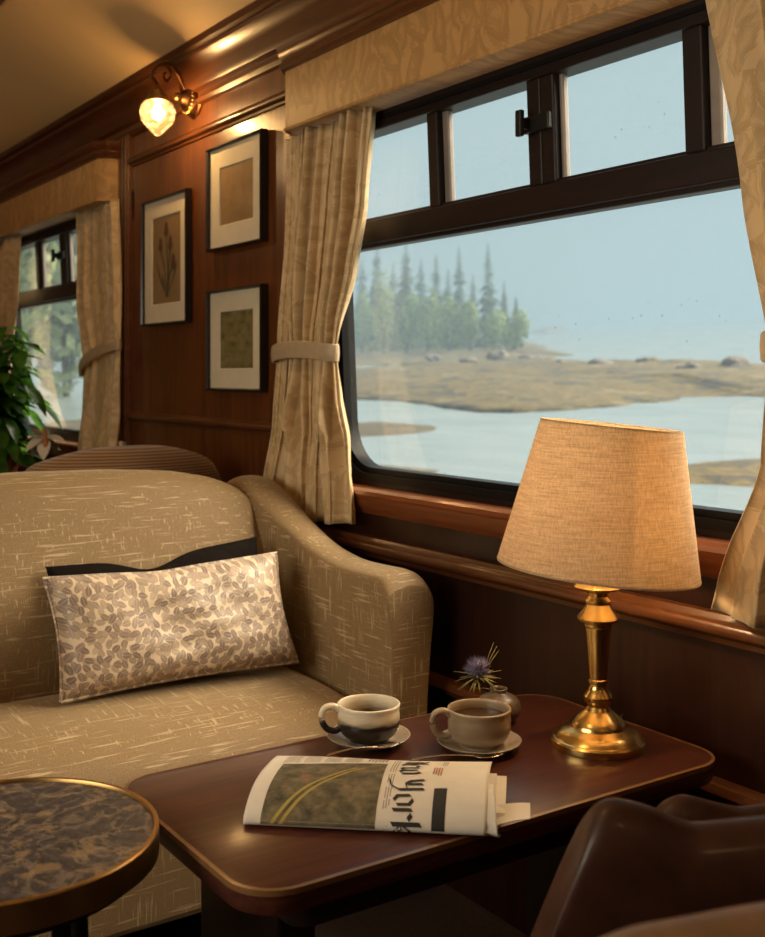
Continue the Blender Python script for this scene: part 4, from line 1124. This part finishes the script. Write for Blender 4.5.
def conifer(px, base_py, top_py, width, label, seed):
    p = ground(px, base_py) + V((0, 0, .7)); d = p.x*.5606 + p.y*.8281
    hgt = (base_py-top_py)/1109.0*d
    rnd = random.Random(seed)
    t = thing('conifer', tuple(p), label, 'tree', 'conifers on the headland')
    bm = nb(); tube(bm, [p + V((0, 0, -.5)), p + V((0, 0, hgt*.97))], [.22, .04], 6); mk('trunk', bm, M['bark'], t)
    bm = nb(); lv = int(34)
    for i in range(lv):
        f = i/(lv-1); z = hgt*(.03 + .95*f); r = width*hgt*(1-f)**.85*rnd.uniform(.55, 1.15) + .2
        nb_ = rnd.randint(6, 9); a0 = rnd.uniform(0, 6)
        for k in range(nb_):
            a = a0 + 2*PI*k/nb_ + rnd.uniform(-.3, .3); rr = r*rnd.uniform(.55, 1.1)
            dr = V((math.cos(a), math.sin(a), 0)); s = V((-dr.y, dr.x, 0)); o_ = p + V((0, 0, z))
            tip = o_ + dr*rr + V((0, 0, -rr*rnd.uniform(.15, .45)))
            w = rr*.34
            v = [bm.verts.new(q) for q in (o_ + V((0, 0, .1)), o_ + dr*rr*.5 + s*w + V((0, 0, -rr*.12)), tip, o_ + dr*rr*.5 - s*w + V((0, 0, -rr*.12)), o_ + dr*rr*.45 + V((0, 0, rr*.08)))]
            for f3 in ((0, 1, 4), (1, 2, 4), (2, 3, 4), (3, 0, 4)): bm.faces.new([v[q] for q in f3])
    mk('crown', bm, M['conifer'], t, ang=0)
cs = [(362, 352, 258, .22), (377, 354, 246, .24), (393, 351, 262, .21), (406, 354, 243, .24), (421, 351, 258, .23), (436, 354, 255, .20), (448, 351, 270, .22), (459, 353, 246, .17), (473, 350, 276, .20), (488, 352, 244, .19), (504, 350, 283, .2), (516, 352, 300, .2)]
ords = ['first', 'second', 'third', 'fourth', 'fifth', 'sixth', 'seventh', 'eighth', 'ninth', 'tenth', 'eleventh', 'last']
for i, (px, b, tp, w) in enumerate(cs):
    lab = {9: 'tall pointed conifer standing alone right of the others on the headland', 7: 'slim tall conifer just left of the lone pointed one', 11: 'lowest conifer at the right tip of the headland'}.get(i, 'misty conifer on the headland, %s from the left' % ords[i])
    conifer(px, b, tp, w, lab, 20+i)
def bushy(name, p, R_, hgt, m, label, group, seed, n=500, lw=.2, trunk=True, cat='shrub'):
    rnd = random.Random(seed)
    t = thing(name, tuple(p), label, cat, group)
    bm = nb()
    lob = [(V((rnd.uniform(-.5, .5)*R_, rnd.uniform(-.5, .5)*R_, hgt*rnd.uniform(.35, .75))), rnd.uniform(.45, .7)) for _ in range(6)]
    for k in range(n):
        c, s = rnd.choice(lob); zc = rnd.uniform(-1, 1); a = rnd.uniform(0, 2*PI); r = math.sqrt(1-zc*zc); q = rnd.uniform(.75, 1)
        d = V((r*math.cos(a), r*math.sin(a), zc)); o_ = p + c + V((d.x*R_*s*q, d.y*R_*s*q, d.z*hgt*.42*q))
        u = d.cross(V((rnd.uniform(-1, 1), rnd.uniform(-1, 1), .7))).normalized(); w = u.cross(d + V((rnd.uniform(-.5, .5), 0, rnd.uniform(-.5, .5)))).normalized(); l = lw*rnd.uniform(.6, 1.3)
        bm.faces.new([bm.verts.new(x) for x in (o_ - u*l, o_ + w*l*.6, o_ + u*l, o_ - w*l*.6)])
    mk('foliage', bm, m, t, ang=0)
    bm = nb()
    for c, s in lob[:4]: tube(bm, [p + V((0, 0, -.3)), p + c*.6 + V((0, 0, 0)), p + c], [.05*R_, .035*R_, .01*R_], 6)
    mk('branches', bm, M['bark'], t)
bs_ = [(362, 356, 306), (384, 357, 298), (406, 357, 312), (427, 356, 306), (449, 356, 316), (471, 355, 314), (493, 354, 320), (514, 354, 326)]
for i, (px, b, tp) in enumerate(bs_):
    p = ground(px, b) + V((0, 0, .7)); d = p.x*.5606+p.y*.8281; hh = 1.25*(b-tp)/1109*d
    bushy('shrub', p, 14/1109*d, hh, M['bush'], 'pale green shrub at the foot of the conifers, %s from the left' % (ords[i] if i < 7 else 'last'), 'shrubs along the headland', 50+i, 700, .34)
for i, (px, py, s) in enumerate([(432, 363, .5), (470, 368, .4), (498, 362, .6), (532, 366, .45), (563, 371, .35), (600, 374, .5), (648, 371, .45), (690, 378, .4), (735, 375, .5)]):
    p = ground(px, py) + V((0, 0, .72)); bm = nb(); bmesh.ops.create_icosphere(bm, subdivisions=3, radius=1, matrix=Matrix.Translation(p) @ Matrix.Diagonal((s*2.2, s*1.7, s*1.0, 1)))
    for v in bm.verts: v.co += (v.co-p)*.7*noise.fractal(v.co*1.3, 1.0, 2.0, 3)
    tag(mk('boulder', bm, M['rock'], loc=tuple(p), ang=0), 'dark shore boulder along the spit, %s from the left' % (ords[i] if i < 8 else 'last'), 'rock', 'boulders on the shore')
# trees close to the line, seen through the far window
def seen(px, D): k = (px-382.5)/1109.0; return V(((.5606+.8281*k)*D, (.8281-.5606*k)*D, 0))
for i, (px, D, R_, hgt, lab) in enumerate([(26, 84, 5.0, 25, 'green tree outside the far window, at its left side'), (66, 104, 6.0, 27, 'bright green tree outside the far window, beside the curtain'), (46, 150, 12.0, 46, 'tall pale tree farther off behind the two trees outside the far window')]):
    p = seen(px, D); p.z = gz_(p.x); bushy('tree', p, R_, hgt, M['palebush'], lab, 'trees outside the far window', 80+i, 2200, .7, cat='tree')
o = shoal('trackside_bank', [(-40, 560), (30, 520), (120, 500), (250, 440), (200, 420), (60, 420), (-60, 440)], .5, M['mud'], 'pale bank outside the far window', 8, 9)

# sea mist: a real scattering volume over the water
mm = bpy.data.materials.new('sea_mist'); mm.use_nodes = True; nt = mm.node_tree; nt.nodes.clear()
out = N(nt, 'ShaderNodeOutputMaterial'); vs = N(nt, 'ShaderNodeVolumeScatter'); vs.inputs['Density'].default_value = .0033; vs.inputs['Color'].default_value = (.29, .41, .53, 1)
va = N(nt, 'ShaderNodeVolumeAbsorption'); va.inputs['Density'].default_value = .0033; va.inputs['Color'].default_value = (.29, .41, .53, 1)
ad = N(nt, 'ShaderNodeAddShader'); L(nt, vs.outputs[0], ad.inputs[0]); L(nt, va.outputs[0], ad.inputs[1])
L(nt, ad.outputs[0], out.inputs['Volume'])
bm = nb(); box(bm, 14, 900, -300, 1500, -12, 60)
o = mk('sea_mist', bm, mm, smooth=False); tag(o, 'drizzly mist hanging over the sea', 'mist', kind='stuff')

# ------------------------------------------------------------------ light
w = bpy.data.worlds.new('overcast'); S.world = w; w.use_nodes = True; nt = w.node_tree
bg = nt.nodes['Background']
tcn = N(nt, 'ShaderNodeTexCoord'); sp = N(nt, 'ShaderNodeSeparateXYZ'); L(nt, tcn.outputs['Generated'], sp.inputs[0])
L(nt, ramp(nt, sp.outputs[2], [(0, (.62, .80, .83)), (.35, (.63, .80, .82)), (.8, (.95, 1.0, 1.0))]), bg.inputs[0])
bg.inputs[1].default_value = .77
def light(name, kind, loc, energy, color, **kw):
    d = bpy.data.lights.new(name, kind); d.energy = energy; d.color = color
    for k, v in kw.items(): setattr(d, k, v)
    o = bpy.data.objects.new(name, d); COL.objects.link(o); o.location = loc; return o
sun = light('hazy_sun', 'SUN', (6, -3, 6), 17.5, (1, .83, .60), angle=math.radians(64))
sun.rotation_euler = V((-.73, .32, -.57)).to_track_quat('-Z', 'Y').to_euler()
dl = light('window_daylight', 'AREA', (XL-.16, 1.55, 1.36), 33, (1, .88, .68), shape='RECTANGLE', size=.9, size_y=1.6)
dl.rotation_euler = (0, -PI/2, 0)
light('sconce_light', 'POINT', (gx, gy, gz), 6.5, (1, .62, .26), shadow_soft_size=.02)
light('lamp_light', 'POINT', (lx, ly, ZT+.40), 3.6, (1, .66, .32), shadow_soft_size=.03)
light('cabin_light', 'POINT', (.1, 1.5, 2.33), 7, (1, .64, .32), shadow_soft_size=.1)
light('cabin_light', 'POINT', (.1, -1.2, 2.3), 5, (1, .62, .28), shadow_soft_size=.1)
light('cabin_light', 'POINT', (.1, 5.3, 2.3), 8, (1, .62, .28), shadow_soft_size=.1)

# ------------------------------------------------------------------ camera
cd = bpy.data.cameras.new('camera'); cam = bpy.data.objects.new('camera', cd); COL.objects.link(cam); S.camera = cam
cam.location = (0, 0, H)
cam.rotation_euler = V((.5606, .8281, 0)).to_track_quat('-Z', 'Y').to_euler()
cd.sensor_fit = 'HORIZONTAL'; cd.sensor_width = 36; cd.lens = 1109/765*36
cd.shift_y = -93.5/765; cd.clip_start = .05; cd.clip_end = 6000
cd.dof.use_dof = True; cd.dof.focus_distance = 1.95; cd.dof.aperture_fstop = 7.5

for o in S.objects:
    if '_w' in o: del o['_w']
vsn = S.view_settings; S.display_settings.display_device = 'sRGB'
vsn.view_transform = 'Standard'; vsn.look = 'None'; vsn.gamma = 1; vsn.exposure = 0; vsn.use_curve_mapping = False
S.cycles.use_denoising = True
S.cycles.max_bounces = 8; S.cycles.diffuse_bounces = 4; S.cycles.transparent_max_bounces = 12; S.cycles.volume_bounces = 2
S.cycles.sample_clamp_indirect = 4; S.cycles.caustics_reflective = False; S.cycles.caustics_refractive = False
